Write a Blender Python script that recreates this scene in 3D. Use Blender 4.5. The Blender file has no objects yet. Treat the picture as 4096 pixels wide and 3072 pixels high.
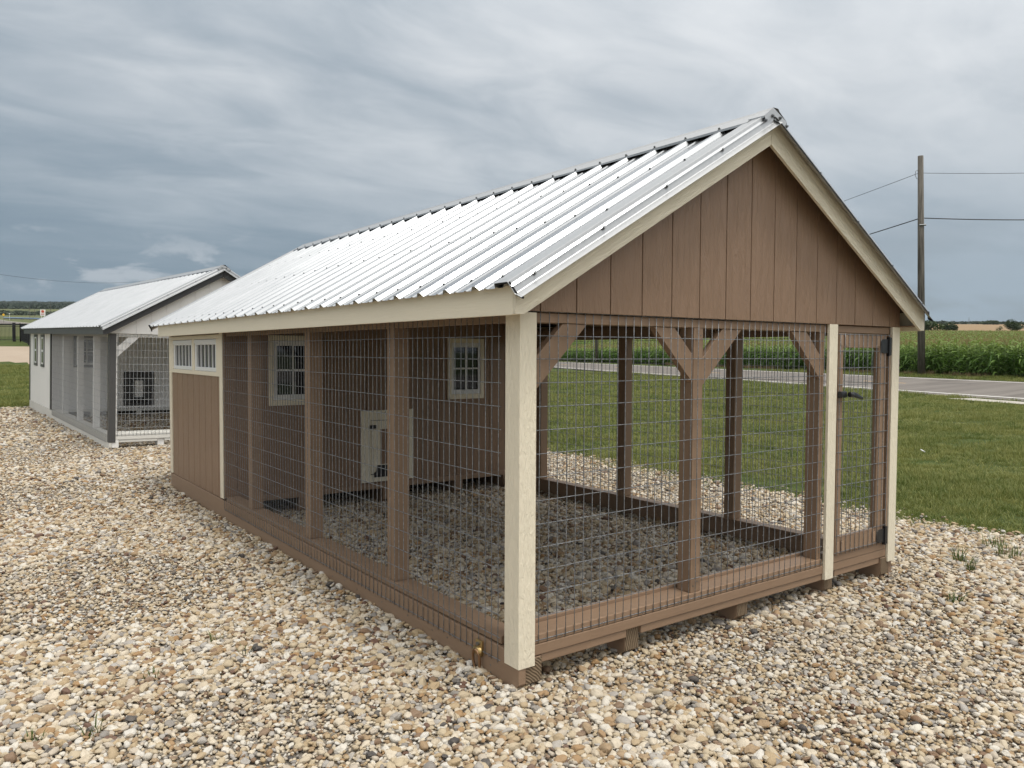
import bpy, bmesh, math, random
import numpy as np
from mathutils import Matrix, Vector, noise as mnoise
random.seed(7); rng = np.random.default_rng(7)
S = bpy.context.scene
COL = S.collection

# ------------------------------------------------------------------ camera
F_PX, PITCH, ROLL, YAW = 3130.66, 0.0397, 0.0043, 0.633
CAM = Vector((-1.9604, -2.6171, 1.3474))
fw = Vector((math.sin(YAW)*math.cos(PITCH), math.cos(YAW)*math.cos(PITCH), -math.sin(PITCH)))
rt0 = Vector((math.cos(YAW), -math.sin(YAW), 0)); up0 = rt0.cross(fw)
rt = rt0*math.cos(ROLL)+up0*math.sin(ROLL); up = -rt0*math.sin(ROLL)+up0*math.cos(ROLL)
cd = bpy.data.cameras.new("camera"); cam = bpy.data.objects.new("camera", cd); COL.objects.link(cam)
cam.matrix_world = Matrix((( rt.x, up.x, -fw.x, CAM.x), (rt.y, up.y, -fw.y, CAM.y), (rt.z, up.z, -fw.z, CAM.z), (0, 0, 0, 1)))
cd.sensor_width = 36.0; cd.lens = 36*F_PX/4096; cd.clip_start = 0.05; cd.clip_end = 12000
S.camera = cam

# ------------------------------------------------------------------ world, sun, exposure
SUN = Vector((0.05, -0.315, 1.0)).normalized()
W = bpy.data.worlds.new("World"); S.world = W; W.use_nodes = True
nt = W.node_tree; nt.nodes.clear()
class NB:
    """tiny node builder"""
    def __init__(s, nt): s.nt = nt
    def n(s, t, ins=None, **kw):
        x = s.nt.nodes.new(t)
        for k, v in kw.items(): setattr(x, k, v)
        for k, v in (ins or {}).items():
            if isinstance(v, bpy.types.NodeSocket): s.nt.links.new(v, x.inputs[k])
            else: x.inputs[k].default_value = v
        return x
    def m(s, op, a, b=0.0, c=None, clamp=False):
        i = {0: a, 1: b}
        if c is not None: i[2] = c
        x = s.n('ShaderNodeMath', i, operation=op); x.use_clamp = clamp
        return x.outputs[0]
    def mix(s, f, a, b, blend='MIX'):
        x = s.n('ShaderNodeMix', {0: f, 6: a, 7: b}, data_type='RGBA', blend_type=blend)
        return x.outputs[2]
    def vm(s, op, a, b=(0, 0, 0)):
        x = s.n('ShaderNodeVectorMath', {0: a, 1: b}, operation=op)
        return x.outputs['Value'] if op in ('DOT_PRODUCT', 'LENGTH') else x.outputs[0]
    def noise(s, vec, scale, detail=4, rough=.55, dist=0.0):
        return s.n('ShaderNodeTexNoise', {'Vector': vec, 'Scale': scale, 'Detail': detail, 'Roughness': rough, 'Distortion': dist})
    def ramp(s, f, stops, interp='LINEAR'):
        x = s.n('ShaderNodeValToRGB', {0: f}); r = x.color_ramp; r.interpolation = interp
        while len(r.elements) < len(stops): r.elements.new(.5)
        for e, (p, c) in zip(r.elements, stops):
            e.position = p; e.color = (c if len(c) == 4 else (*c, 1)) if not isinstance(c, (int, float)) else (c, c, c, 1)
        return x.outputs[0]
    def mr(s, v, a, b, c=0.0, d=1.0, smooth=True):
        x = s.n('ShaderNodeMapRange', {0: v, 1: a, 2: b, 3: c, 4: d}); x.interpolation_type = 'SMOOTHSTEP' if smooth else 'LINEAR'
        return x.outputs[0]
b = NB(nt)
gd = b.n('ShaderNodeTexCoord').outputs['Generated']
d = b.vm('NORMALIZE', gd)
sep = b.n('ShaderNodeSeparateXYZ', {0: d}); dz = sep.outputs[2]
nish = b.n('ShaderNodeTexSky', sky_type='NISHITA', sun_disc=False)
nish.sun_elevation = math.asin(SUN.z); nish.sun_rotation = math.atan2(SUN.x, SUN.y); nish.altitude = 150; nish.dust_density = 3.0
SKY_K = 0.09
# cloud deck seen in perspective: direction projected on a layer overhead
den = b.m('ADD', b.m('MAXIMUM', dz, 0.0), 0.16)
pv = b.n('ShaderNodeCombineXYZ', {0: b.m('DIVIDE', sep.outputs[0], den), 1: b.m('DIVIDE', sep.outputs[1], den), 2: 0.0}).outputs[0]
# streaks stretched along one wind direction
rot = b.n('ShaderNodeMapping', {'Vector': pv, 'Rotation': (0, 0, 0.55), 'Scale': (0.75, 1.3, 1)}).outputs[0]
n1 = b.noise(rot, 1.0, 6, .50, .35).outputs[0]
n2 = b.noise(b.vm('ADD', rot, (7.3, 2.1, 4)), 2.9, 6, .55, .5).outputs[0]
n3 = b.noise(b.vm('ADD', pv, (3.3, 9.1, 1)), 0.42, 3, .5, .2).outputs[0]
side = b.vm('DOT_PRODUCT', d, (rt0.x, rt0.y, 0.0))            # <0 left of the view, >0 right
cl = b.m('ADD', b.m('MULTIPLY', n1, .55), b.m('ADD', b.m('MULTIPLY', n2, .42), b.m('MULTIPLY', n3, .32)))
cl = b.m('ADD', cl, b.m('MULTIPLY', side, .17))
low = b.mr(dz, .34, .04)
bright = b.m('MULTIPLY', b.mr(cl, .44, .84), b.m('SUBTRACT', 1.0, b.m('MULTIPLY', b.m('POWER', low, 2.0), .75)))
#                                       # 1 at the horizon
darkc = b.mix(low, (.345, .415, .485, 1), (.18, .262, .338, 1))
darkc = b.mix(b.mr(side, -.15, .6), darkc, b.mix(low, (.47, .525, .58, 1), (.28, .375, .46, 1)))
litc = b.mix(low, (.78, .81, .84, 1), (.42, .49, .555, 1))
sky = b.mix(bright, darkc, litc)
# clear slots between the cloud low on the right show the sky model
slot = b.m('MULTIPLY', b.m('MULTIPLY', b.mr(side, .1, .55), b.mr(dz, .20, .08)), b.mr(n1, .62, .40))
nsk = b.vm('SCALE', nish.outputs[0], (0, 0, 0)); nsk.node.inputs['Scale'].default_value = SKY_K*0.55
sky = b.mix(b.m('MULTIPLY', slot, .35), sky, nsk)
# small cumulus in a band near the horizon
az = b.m('ARCTAN2', sep.outputs[0], sep.outputs[1])
cv = b.n('ShaderNodeCombineXYZ', {0: b.m('MULTIPLY', az, 7.0), 1: b.m('MULTIPLY', dz, 17.0), 2: 2.2}).outputs[0]
cn = b.noise(cv, 1.7, 7, .55, .25).outputs[0]
band = b.m('MULTIPLY', b.mr(dz, .055, .085), b.mr(dz, .155, .10))
cum = b.m('MULTIPLY', b.mr(b.m('ADD', cn, b.m('MULTIPLY', b.mr(side, -.2, .15), -.2)), .52, .64), band)
sky = b.mix(b.m('MULTIPLY', cum, .72), sky, (.52, .57, .62, 1))
back = b.mr(b.vm('DOT_PRODUCT', d, (fw.x, fw.y, 0.0)), .15, -.65)        # the sun side of the sky, behind the camera
sky = b.mix(b.m('MULTIPLY', back, .8), sky, b.mix(bright, (.60, .61, .61, 1), (.82, .82, .80, 1)))
sky = b.mix(b.mr(dz, .40, .85), sky, (.84, .83, .80, 1))
# cloud lit from above: brighter up the sky and round the veiled sun
glow = b.m('POWER', b.m('MAXIMUM', b.vm('DOT_PRODUCT', d, tuple(SUN)), 0.0), 2.5)
gain = b.m('ADD', b.m('MULTIPLY', glow, 1.55), b.m('ADD', 1.0, b.m('MULTIPLY', b.mr(dz, .3, .9), .35)))
sc = b.vm('SCALE', sky); nt.links.new(gain, sc.node.inputs['Scale'])
bg = b.n('ShaderNodeBackground', {0: sc, 1: 1.0})
bg2 = b.n('ShaderNodeBackground', {0: nish.outputs[0], 1: 0.05})
wadd = b.n('ShaderNodeMixShader', {0: .04, 1: bg.outputs[0], 2: bg2.outputs[0]})
nt.links.new(wadd.outputs[0], b.n('ShaderNodeOutputWorld').inputs[0])

sl = bpy.data.lights.new("sun", 'SUN'); sl.energy = 2.2; sl.angle = math.radians(12); sl.color = (1, .955, .88)
so = bpy.data.objects.new("sun", sl); COL.objects.link(so); so.rotation_euler = SUN.to_track_quat('Z', 'Y').to_euler(); so.location = (0, 0, 40)

vs = S.view_settings; vs.view_transform = 'Standard'; vs.look = 'None'; vs.exposure = 0.0; vs.gamma = 1.0; vs.use_curve_mapping = False

# ------------------------------------------------------------------ materials
def mat(name, fn):
    m = bpy.data.materials.new(name); m.use_nodes = True; m.node_tree.nodes.clear()
    b = NB(m.node_tree); p = b.n('ShaderNodeBsdfPrincipled'); o = b.n('ShaderNodeOutputMaterial')
    m.node_tree.links.new(p.outputs[0], o.inputs[0]); fn(b, p, m.node_tree); return m
def setc(b, p, col, rough=.6, nrm=None, spec=None, metal=None):
    L = b.nt.links.new
    for k, v in (('Base Color', col), ('Roughness', rough), ('Normal', nrm), ('Specular IOR Level', spec), ('Metallic', metal)):
        if v is None: continue
        if isinstance(v, bpy.types.NodeSocket): L(v, p.inputs[k])
        else: p.inputs[k].default_value = (*v, 1) if k == 'Base Color' and len(v) == 3 else v
def bump(b, h, strength, dist, nrm=None):
    i = {'Strength': strength, 'Distance': dist, 'Height': h}
    if nrm is not None: i['Normal'] = nrm
    return b.n('ShaderNodeBump', i).outputs[0]
def paint(name, col, scale=(40, 40, 3), bs=.5, bd=.002, rough=.5, var=.10, rotx=0.0, rot=(0, 0, 0), coarse=True):
    """painted embossed wood: fine grain relief along one axis"""
    def fn(b, p, nt):
        oc = b.n('ShaderNodeTexCoord').outputs['Object']
        ri = b.n('ShaderNodeObjectInfo').outputs['Random']
        v = b.n('ShaderNodeMapping', {'Vector': b.vm('ADD', oc, b.n('ShaderNodeCombineXYZ', {0: b.m('MULTIPLY', ri, 9), 1: b.m('MULTIPLY', ri, 5), 2: 0}).outputs[0]), 'Rotation': rot}).outputs[0]
        v = b.vm('MULTIPLY', v, scale)
        g = b.noise(v, 1.0, 5, .6, 1.2).outputs[0]
        g2 = b.noise(oc, 2.2, 4, .6).outputs[0]
        h = b.m('ADD', b.mr(g, .38, .62), b.m('MULTIPLY', b.noise(oc, 90, 3).outputs[0], .35))
        f = b.m('ADD', b.m('MULTIPLY', b.m('SUBTRACT', g2, .5), var*2.2), b.m('MULTIPLY', b.m('SUBTRACT', ri, .5), var*.7))
        f = b.m('ADD', f, b.m('MULTIPLY', b.m('SUBTRACT', g, .5), var))
        c = b.n('ShaderNodeHueSaturation', {'Color': (*col, 1), 'Value': b.m('ADD', 1.0, f)}).outputs[0]
        setc(b, p, c, b.m('ADD', rough-.08, b.m('MULTIPLY', g, .16)), bump(b, h, bs, bd), .4)
    return mat(name, fn)
M = {}
TAN = math.atan(.58)
M['cream'] = paint('cream_paint', (.75, .685, .545), (60, 60, 14), .6, .003, .42, .03)
M['cream_y'] = paint('cream_paint_fascia', (.75, .685, .545), (55, 4, 55), .35, .002, .45, .05)
M['cream_rl'] = paint('cream_paint_rake', (.75, .685, .545), (7, 90, 120), .7, .003, .42, .06, rot=(0, TAN, 0))
M['cream_rr'] = paint('cream_paint_rake_far', (.75, .685, .545), (4, 60, 75), .8, .004, .42, .06, rot=(0, -TAN, 0))
M['brown'] = paint('brown_paint_siding', (.230, .148, .096), (30, 30, 4), .7, .003, .42, .05)
M['brown_wood'] = paint('brown_paint_lumber', (.240, .160, .104), (30, 30, 4), .25, .0015, .52, .09)
M['brown_x'] = paint('brown_paint_lumber_across', (.250, .166, .108), (3, 40, 40), .3, .0015, .52, .09)
M['brown_y'] = paint('brown_paint_lumber_along', (.235, .158, .104), (40, 3, 40), .3, .0015, .52, .09)
M['white'] = paint('white_paint_siding', (.82, .81, .79), (28, 28, 3), .4, .002, .5, .04)
M['white_x'] = paint('white_paint_lumber_across', (.70, .69, .65), (3, 40, 40), .2, .0015, .5, .05)
M['white_y'] = paint('white_paint_lumber_along', (.66, .645, .60), (40, 3, 40), .2, .0015, .5, .06)
M['char'] = paint('charcoal_paint', (.080, .079, .079), (45, 45, 5), .6, .003, .42, .12)
M['char_y'] = paint('charcoal_paint_fascia', (.080, .079, .079), (45, 4, 45), .4, .002, .45, .12)
M['char_r'] = paint('charcoal_paint_rake', (.062, .064, .068), (5, 60, 60), .7, .004, .42, .12, rot=(0, TAN, 0))
def endgrain(b, p, nt):
    oc = b.n('ShaderNodeTexCoord').outputs['Object']
    w = b.n('ShaderNodeTexWave', {'Vector': b.vm('ADD', oc, (.05, 0, .2)), 'Scale': 26, 'Distortion': 3.0, 'Detail': 3, 'Detail Scale': 1.2}, wave_type='RINGS', rings_direction='Y').outputs['Fac']
    c = b.mix(w, (.085, .058, .036, 1), (.235, .175, .115, 1))
    setc(b, p, c, .8, bump(b, w, .6, .003), .2)
M['endgrain'] = mat('weathered_end_grain', endgrain)
def galv(b, p, nt):
    oc = b.n('ShaderNodeTexCoord').outputs['Object']
    v = b.n('ShaderNodeTexVoronoi', {'Vector': oc, 'Scale': 130.0}).outputs['Distance']
    s = b.noise(oc, 3.0, 4, .6).outputs[0]
    sp = b.noise(oc, 240, 2, .5).outputs[0]
    dirt = b.mr(sp, .66, .74)
    c = b.mix(b.m('MULTIPLY', dirt, .5), b.mix(s, (.33, .345, .36, 1), (.42, .43, .445, 1)), (.42, .43, .44, 1))
    setc(b, p, c, b.m('ADD', .14, b.m('ADD', b.m('MULTIPLY', v, .06), b.m('MULTIPLY', s, .10))), bump(b, s, .05, .01), .5, .88)
M['galv'] = mat('galvalume_roof_metal', galv)
def wire(b, p, nt):
    oc = b.n('ShaderNodeTexCoord').outputs['Object']
    s = b.noise(oc, 70, 3, .6).outputs[0]
    setc(b, p, b.mix(b.mr(s, .4, .7), (.15, .16, .175, 1), (.28, .295, .31, 1)), .45, None, .5, .25)
M['wire'] = mat('galvanised_wire', wire)
def trim_metal(b, p, nt):
    oc = b.n('ShaderNodeTexCoord').outputs['Object']; s = b.noise(oc, 60, 3, .6).outputs[0]
    setc(b, p, b.mix(s, (.34, .35, .36, 1), (.46, .47, .48, 1)), .36, None, .5, .55)
M['flash'] = mat('galvalume_flashing', trim_metal)
def simple(name, col, rough=.5, metal=0.0, spec=.5, var=.15, sc=30):
    def fn(b, p, nt):
        oc = b.n('ShaderNodeTexCoord').outputs['Object']
        s = b.noise(oc, sc, 3, .6).outputs[0]
        c = b.n('ShaderNodeHueSaturation', {'Color': (*col, 1), 'Value': b.m('ADD', 1-var*.5, b.m('MULTIPLY', s, var))}).outputs[0]
        setc(b, p, c, rough, None, spec, metal)
    return mat(name, fn)
M['wire2'] = simple('bright_galvanised_wire', (.36, .375, .39), .5, .15)
M['black'] = simple('black_plastic', (.012, .012, .014), .38)
M['foam'] = simple('black_foam', (.014, .014, .015), .9)
M['vinyl'] = simple('white_vinyl', (.72, .73, .74), .35, var=.06)
M['glass'] = simple('window_glass', (.012, .016, .022), .03, 0, .6, var=.2, sc=2)
M['zinc'] = simple('yellow_zinc', (.50, .36, .16), .33, .9, var=.5, sc=60)
M['rust'] = simple('zinc_ring', (.30, .18, .10), .36, .85, var=.5, sc=60)
M['screw'] = simple('screw_steel', (.16, .165, .17), .35, .7)
M['plate'] = simple('painted_nail_plate', (.33, .225, .15), .45)
M['floor'] = simple('plywood_floor', (.16, .11, .07), .7)
M['dark'] = simple('shed_interior_ply', (.10, .075, .05), .8)

# ------------------------------------------------------------------ mesh helper
class MB:
    def __init__(s): s.v = []; s.f = []; s.mi = []
    def add(s, vs, fs, mi=0):
        o = len(s.v); s.v += [tuple(x) for x in vs]; s.f += [tuple(i+o for i in f) for f in fs]; s.mi += [mi]*len(fs); return s
    def box(s, x0, x1, y0, y1, z0, z1, mi=0):
        return s.add([(x, y, z) for x in (x0, x1) for y in (y0, y1) for z in (z0, z1)],
                     [(0, 1, 3, 2), (4, 6, 7, 5), (0, 4, 5, 1), (2, 3, 7, 6), (0, 2, 6, 4), (1, 5, 7, 3)], mi)
    def prism(s, poly, axis, a, c, mi=0):
        """2-D polygon extruded along an axis. axis 'y': poly=(x,z); 'x': (y,z); 'z': (x,y)"""
        def P(q, t): return {'y': (q[0], t, q[1]), 'x': (t, q[0], q[1]), 'z': (q[0], q[1], t)}[axis]
        n = len(poly); vs = [P(q, a) for q in poly]+[P(q, c) for q in poly]
        fs = [tuple(range(n))[::-1], tuple(range(n, 2*n))]+[(i, (i+1) % n, (i+1) % n+n, i+n) for i in range(n)]
        return s.add(vs, fs, mi)
    def tube(s, pts, r, n=6, cap=True, mi=0):
        pts = [Vector(p) for p in pts]; rings = []; vs = []
        rr = r if isinstance(r, (list, tuple)) else [r]*len(pts)
        for i, p in enumerate(pts):
            t = (pts[min(i+1, len(pts)-1)]-pts[max(i-1, 0)]).normalized()
            a = Vector((0, 0, 1)) if abs(t.z) < .9 else Vector((1, 0, 0))
            u = t.cross(a).normalized(); w = t.cross(u)
            for k in range(n):
                an = 2*math.pi*k/n; vs.append(p+(u*math.cos(an)+w*math.sin(an))*rr[i])
        fs = [(i*n+k, i*n+(k+1) % n, (i+1)*n+(k+1) % n, (i+1)*n+k) for i in range(len(pts)-1) for k in range(n)]
        if cap: fs += [tuple(range(n))[::-1], tuple((len(pts)-1)*n+k for k in range(n))]
        return s.add(vs, fs, mi)
    def mesh(s, name, mats, smooth=False):
        me = bpy.data.meshes.new(name); me.from_pydata(s.v, [], s.f); 
        for m in (mats if isinstance(mats, (list, tuple)) else [mats]): me.materials.append(m)
        if any(s.mi): me.polygons.foreach_set('material_index', s.mi)
        if smooth: me.polygons.foreach_set('use_smooth', [True]*len(me.polygons))
        bm = bmesh.new(); bm.from_mesh(me); bmesh.ops.recalc_face_normals(bm, faces=bm.faces); bm.to_mesh(me); bm.free()
        me.update(); return me
    def build(s, name, mats, parent=None, smooth=False, loc=(0, 0, 0), bevel=0.0):
        me = s.mesh(name, mats, smooth); o = bpy.data.objects.new(name, me); COL.objects.link(o)
        o.location = loc
        if parent: o.parent = parent
        if bevel:
            bv = o.modifiers.new('bevel', 'BEVEL'); bv.width = bevel; bv.segments = 2; bv.limit_method = 'ANGLE'
        return o
def tag(o, label=None, cat=None, group=None, kind=None):
    for k, v in (('label', label), ('category', cat), ('group', group), ('kind', kind)):
        if v: o[k] = v
    return o
def empty(name, loc, label, cat, group=None, rot=(0, 0, 0)):
    o = bpy.data.objects.new(name, None); COL.objects.link(o); o.location = loc; o.rotation_euler = rot; o.empty_display_size = .2
    return tag(o, label, cat, group)
def box(name, m, parent, *a, bevel=0.0): return MB().box(*a).build(name, m, parent, bevel=bevel)
def copy_part(src, parent, loc, rot=None):
    o = src.copy(); COL.objects.link(o); o.parent = parent; o.location = loc
    if rot: o.rotation_euler = rot
    return o

# ------------------------------------------------------------------ terrain height
def lin(x, tab):
    if x <= tab[0][0]: return tab[0][1]
    for (a, za), (c, zc) in zip(tab, tab[1:]):
        if x <= c: return za+(zc-za)*(x-a)/(c-a)
    (a, za), (c, zc) = tab[-2:]; return zc+(zc-za)/(c-a)*(x-c)
def sstep(a, c, x):
    t = min(1, max(0, (x-a)/(c-a))); return t*t*(3-2*t)
RN = [(-5, -.125), (21.5, -.12), (29, .11), (32, .24), (400, .3)]
RS = [(40, .28), (120, 2.6), (280, 8.2), (500, 19.7), (1200, 48.5), (4000, 160)]
LS = [(0, -.125), (8, -.125), (11, -.06), (17.4, .08), (50, .405), (66, 1.68), (74, 2.39), (200, 7.8), (500, 19.9), (800, 32.8), (1000, 47), (1300, 68), (3500, 213), (6000, 320)]
WID_ = 3.085
RD = Vector((.398, .917)); RDn = Vector((.917, -.398))          # along and across the road
def gz(x, y):
    n = x*RDn.x+y*RDn.y
    dx, dy = x-CAM.x, y-CAM.y
    s = dx*fw.x/math.cos(PITCH)+dy*fw.y/math.cos(PITCH)
    azm = math.atan2(dx, dy)
    w = sstep(.62, .45, azm) if s > 0 else 0.0
    r = lin(n, RN)
    if n > 32: t = sstep(32, 85, n); r = (1-t)*r+t*max(r, lin(s, RS))
    return (1-w)*r+w*lin(s, LS)
def ray(u, v):
    dd = fw+rt*((u-2048)/F_PX)-up*((v-1536)/F_PX); return dd
def hit(u, v, lift=0.0, smax=5000):
    """where a line of sight meets the terrain"""
    dd = ray(u, v); s = 2.0; ps = s
    while s < smax:
        p = CAM+dd*s
        if p.z < gz(p.x, p.y)+lift:
            lo, hi = ps, s
            for _ in range(30):
                mid = (lo+hi)/2; p = CAM+dd*mid
                if p.z < gz(p.x, p.y)+lift: hi = mid
                else: lo = mid
            return CAM+dd*hi
        ps = s; s *= 1.02
    return CAM+dd*smax
def at(u, v, s): return CAM+ray(u, v)*s
def road(n, m): return (n*RDn.x+m*RD.x, n*RDn.y+m*RD.y)
# ------------------------------------------------------------------ ground materials
def lawn_m(b, p, nt):
    pos = b.n('ShaderNodeNewGeometry').outputs['Position']
    a = b.noise(pos, .55, 5, .6, .4).outputs[0]; f = b.noise(pos, 9, 5, .7).outputs[0]; g = b.noise(pos, 60, 3, .7).outputs[0]
    c = b.mix(b.mr(a, .35, .68), (.050, .078, .018, 1), (.085, .090, .030, 1))
    c = b.mix(b.mr(f, .35, .7), c, (.040, .060, .016, 1)); c = b.mix(b.mr(g, .5, .75), c, (.115, .12, .045, 1))
    c = b.mix(b.mr(b.noise(pos, 1.3, 4, .6).outputs[0], .66, .74), c, (.105, .080, .045, 1))
    setc(b, p, c, .9, bump(b, g, .8, .03), .1)
M['lawn'] = mat('lawn_turf', lawn_m)
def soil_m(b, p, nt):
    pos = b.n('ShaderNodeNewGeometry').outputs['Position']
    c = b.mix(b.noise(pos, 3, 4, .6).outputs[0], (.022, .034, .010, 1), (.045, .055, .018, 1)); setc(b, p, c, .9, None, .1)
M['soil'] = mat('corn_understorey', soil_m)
def stub_m(b, p, nt):
    pos = b.n('ShaderNodeNewGeometry').outputs['Position']
    c = b.mix(b.noise(pos, .05, 5, .6).outputs[0], (.20, .140, .080, 1), (.28, .20, .12, 1)); setc(b, p, c, .9, None, .1)
M['stubble'] = mat('ripe_grain_field', stub_m)
def past_m(b, p, nt):
    pos = b.n('ShaderNodeNewGeometry').outputs['Position']
    c = b.mix(b.noise(pos, .015, 5, .6).outputs[0], (.055, .075, .030, 1), (.14, .135, .06, 1)); setc(b, p, c, .9, None, .1)
M['pasture'] = mat('pasture', past_m)

# ------------------------------------------------------------------ terrain sheet to the horizon
NB_, NR = 300, 96
rad = [.6*(1.1)**i for i in range(NR)]
vs = []; fs = []; mi = []
for j, r in enumerate(rad):
    for i in range(NB_):
        a = YAW+2*math.pi*i/NB_; x, y = CAM.x+r*math.sin(a), CAM.y+r*math.cos(a)
        n = x*RDn.x+y*RDn.y; z = gz(x, y)
        if 19.5 < n < 30.5: z -= .06
        vs.append((x, y, z))
vs.append((CAM.x, CAM.y, -.125)); ctr = len(vs)-1
for j in range(NR-1):
    for i in range(NB_):
        k = (i+1) % NB_; fs.append((j*NB_+i, j*NB_+k, (j+1)*NB_+k, (j+1)*NB_+i))
        x, y = [sum(vs[q][c] for q in fs[-1])/4 for c in (0, 1)]; n = x*RDn.x+y*RDn.y
        s = (x-CAM.x)*math.sin(YAW)+(y-CAM.y)*math.cos(YAW); azm = math.atan2(x-CAM.x, y-CAM.y)
        right = s > 0 and azm > .5
        mi.append(2 if right and s > 284 and n > 32 else 1 if right and n > 32.5 else 3 if s > 90 else 0)
for i in range(NB_): fs.append((ctr, (i+1) % NB_, i)); mi.append(0)
me = bpy.data.meshes.new('ground'); me.from_pydata(vs, [], fs)
for k in ('lawn', 'soil', 'stubble', 'pasture'): me.materials.append(M[k])
me.polygons.foreach_set('material_index', mi); me.polygons.foreach_set('use_smooth', [True]*len(fs))
bm = bmesh.new(); bm.from_mesh(me); bmesh.ops.recalc_face_normals(bm, faces=bm.faces); bm.to_mesh(me); bm.free()
if me.polygons[0].normal.z < 0: me.flip_normals()
g = bpy.data.objects.new('ground', me); COL.objects.link(g); tag(g, kind='structure')

# ------------------------------------------------------------------ gravel pad
XE_T = [(-12, 5.6), (-1.2, 4.95), (-.1, 4.84), (.9, 4.83), (2.2, 4.92), (3.5, 5.04), (4.9, 5.28), (6.3, 5.22), (10, 4.9), (19, 4.4)]
def edge_x(y): return lin(y, XE_T)+.10*mnoise.noise(Vector((y*1.9, 3.1, 0)))+.05*mnoise.noise(Vector((y*6, 7.1, 0)))
def edge_y(x): return 17.75+.25*mnoise.noise(Vector((x*1.1, 1.7, 0)))
def padz(x, y):
    return gz(x, y)+.012+.012*mnoise.noise(Vector((x*.9, y*.9, .3)))
vs = []; fs = []; ny, nx = 110, 46
for j in range(ny+1):
    t = j/ny; 
    for i in range(nx+1):
        y = -8+(17.75+8)*t; x0 = -11; x1 = edge_x(y); x = x0+(x1-x0)*i/nx
        if j == ny: y = edge_y(x)
        vs.append((x, y, padz(x, y)))
for j in range(ny):
    for i in range(nx): q = j*(nx+1)+i; fs.append((q, q+1, q+nx+2, q+nx+1))
def pad_m(b, p, nt):
    pos = b.n('ShaderNodeNewGeometry').outputs['Position']
    v = b.n('ShaderNodeTexVoronoi', {'Vector': pos, 'Scale': 34.0}); v2 = b.n('ShaderNodeTexVoronoi', {'Vector': pos, 'Scale': 80.0})
    h = b.n('ShaderNodeSeparateColor', {0: v.outputs['Color']}).outputs[0]
    c = b.ramp(h, [(0, (.34, .29, .23)), (.35, (.23, .175, .115)), (.6, (.38, .345, .29)), (.8, (.15, .11, .08)), (1, (.28, .26, .235))])
    c = b.mix(b.mr(v.outputs['Distance'], .35, .75), c, (.15, .125, .095, 1))
    c = b.mix(b.m('MULTIPLY', b.noise(pos, 1.1, 4, .6).outputs[0], .5), c, (.29, .27, .235, 1))
    hh = b.m('ADD', b.m('MULTIPLY', v.outputs['Distance'], -1.0), b.m('MULTIPLY', v2.outputs['Distance'], -.3))
    setc(b, p, c, .85, bump(b, hh, .9, .02), .2)
M['pad'] = mat('gravel_bed', pad_m)
o = MB().add(vs, fs).build('gravel_pad', [M['pad']], None, True); tag(o, kind='structure')

# ------------------------------------------------------------------ river pebbles (geometry nodes, nobody could count them)
def pebble_m(b, p, nt):
    r = b.n('ShaderNodeObjectInfo').outputs['Random']
    pos = b.n('ShaderNodeNewGeometry').outputs['Position']; oc = b.n('ShaderNodeTexCoord').outputs['Object']
    c = b.ramp(r, [(0.0, (.55, .515, .45)), (.11, (.53, .465, .365)), (.23, (.42, .345, .235)), (.37, (.36, .27, .16)), (.475, (.285, .195, .11)), (.55, (.465, .395, .295)), (.66, (.33, .31, .285)),
                   (.72, (.21, .195, .18)), (.77, (.42, .365, .295)), (.84, (.175, .108, .065)), (.895, (.105, .053, .036)), (.915, (.29, .175, .08)), (.955, (.53, .505, .46)), (.985, (.05, .048, .05))], 'CONSTANT')
    s = b.noise(b.vm('ADD', oc, b.n('ShaderNodeCombineXYZ', {0: b.m('MULTIPLY', r, 31), 1: b.m('MULTIPLY', r, 17), 2: 0}).outputs[0]), 3.2, 5, .65).outputs[0]
    c = b.mix(b.m('MULTIPLY', b.mr(s, .35, .75), .30), c, (.25, .195, .14, 1))
    dust = b.noise(pos, .8, 3, .6).outputs[0]
    c = b.mix(b.m('MULTIPLY', b.mr(dust, .45, .75), .22), c, (.41, .36, .285, 1))
    setc(b, p, c, .68, bump(b, s, .25, .1), .3)
M['pebble'] = mat('river_pebbles', pebble_m)
def gn_scatter(obj, variants):
    """variants(builder) -> list of instance sockets"""
    ng = bpy.data.node_groups.new('scatter', 'GeometryNodeTree')
    ng.interface.new_socket('Geometry', in_out='INPUT', socket_type='NodeSocketGeometry'); ng.interface.new_socket('Geometry', in_out='OUTPUT', socket_type='NodeSocketGeometry')
    b = NB(ng); gi = b.n('NodeGroupInput'); go = b.n('NodeGroupOutput')
    j = b.n('GeometryNodeJoinGeometry')
    for s in variants(b): ng.links.new(s, j.inputs[0])
    def at_(nm, dt):
        x = b.n('GeometryNodeInputNamedAttribute', data_type=dt); x.inputs[0].default_value = nm; return x.outputs['Attribute']
    e = b.n('FunctionNodeEulerToRotation', {0: at_('rot', 'FLOAT_VECTOR')})
    i = b.n('GeometryNodeInstanceOnPoints', {'Points': gi.outputs[0], 'Instance': j.outputs[0], 'Pick Instance': True, 'Instance Index': at_('idx', 'INT'), 'Rotation': e.outputs[0], 'Scale': at_('scl', 'FLOAT_VECTOR')})
    ng.links.new(i.outputs[0], go.inputs[0])
    md = obj.modifiers.new('scatter', 'NODES'); md.node_group = ng
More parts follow.
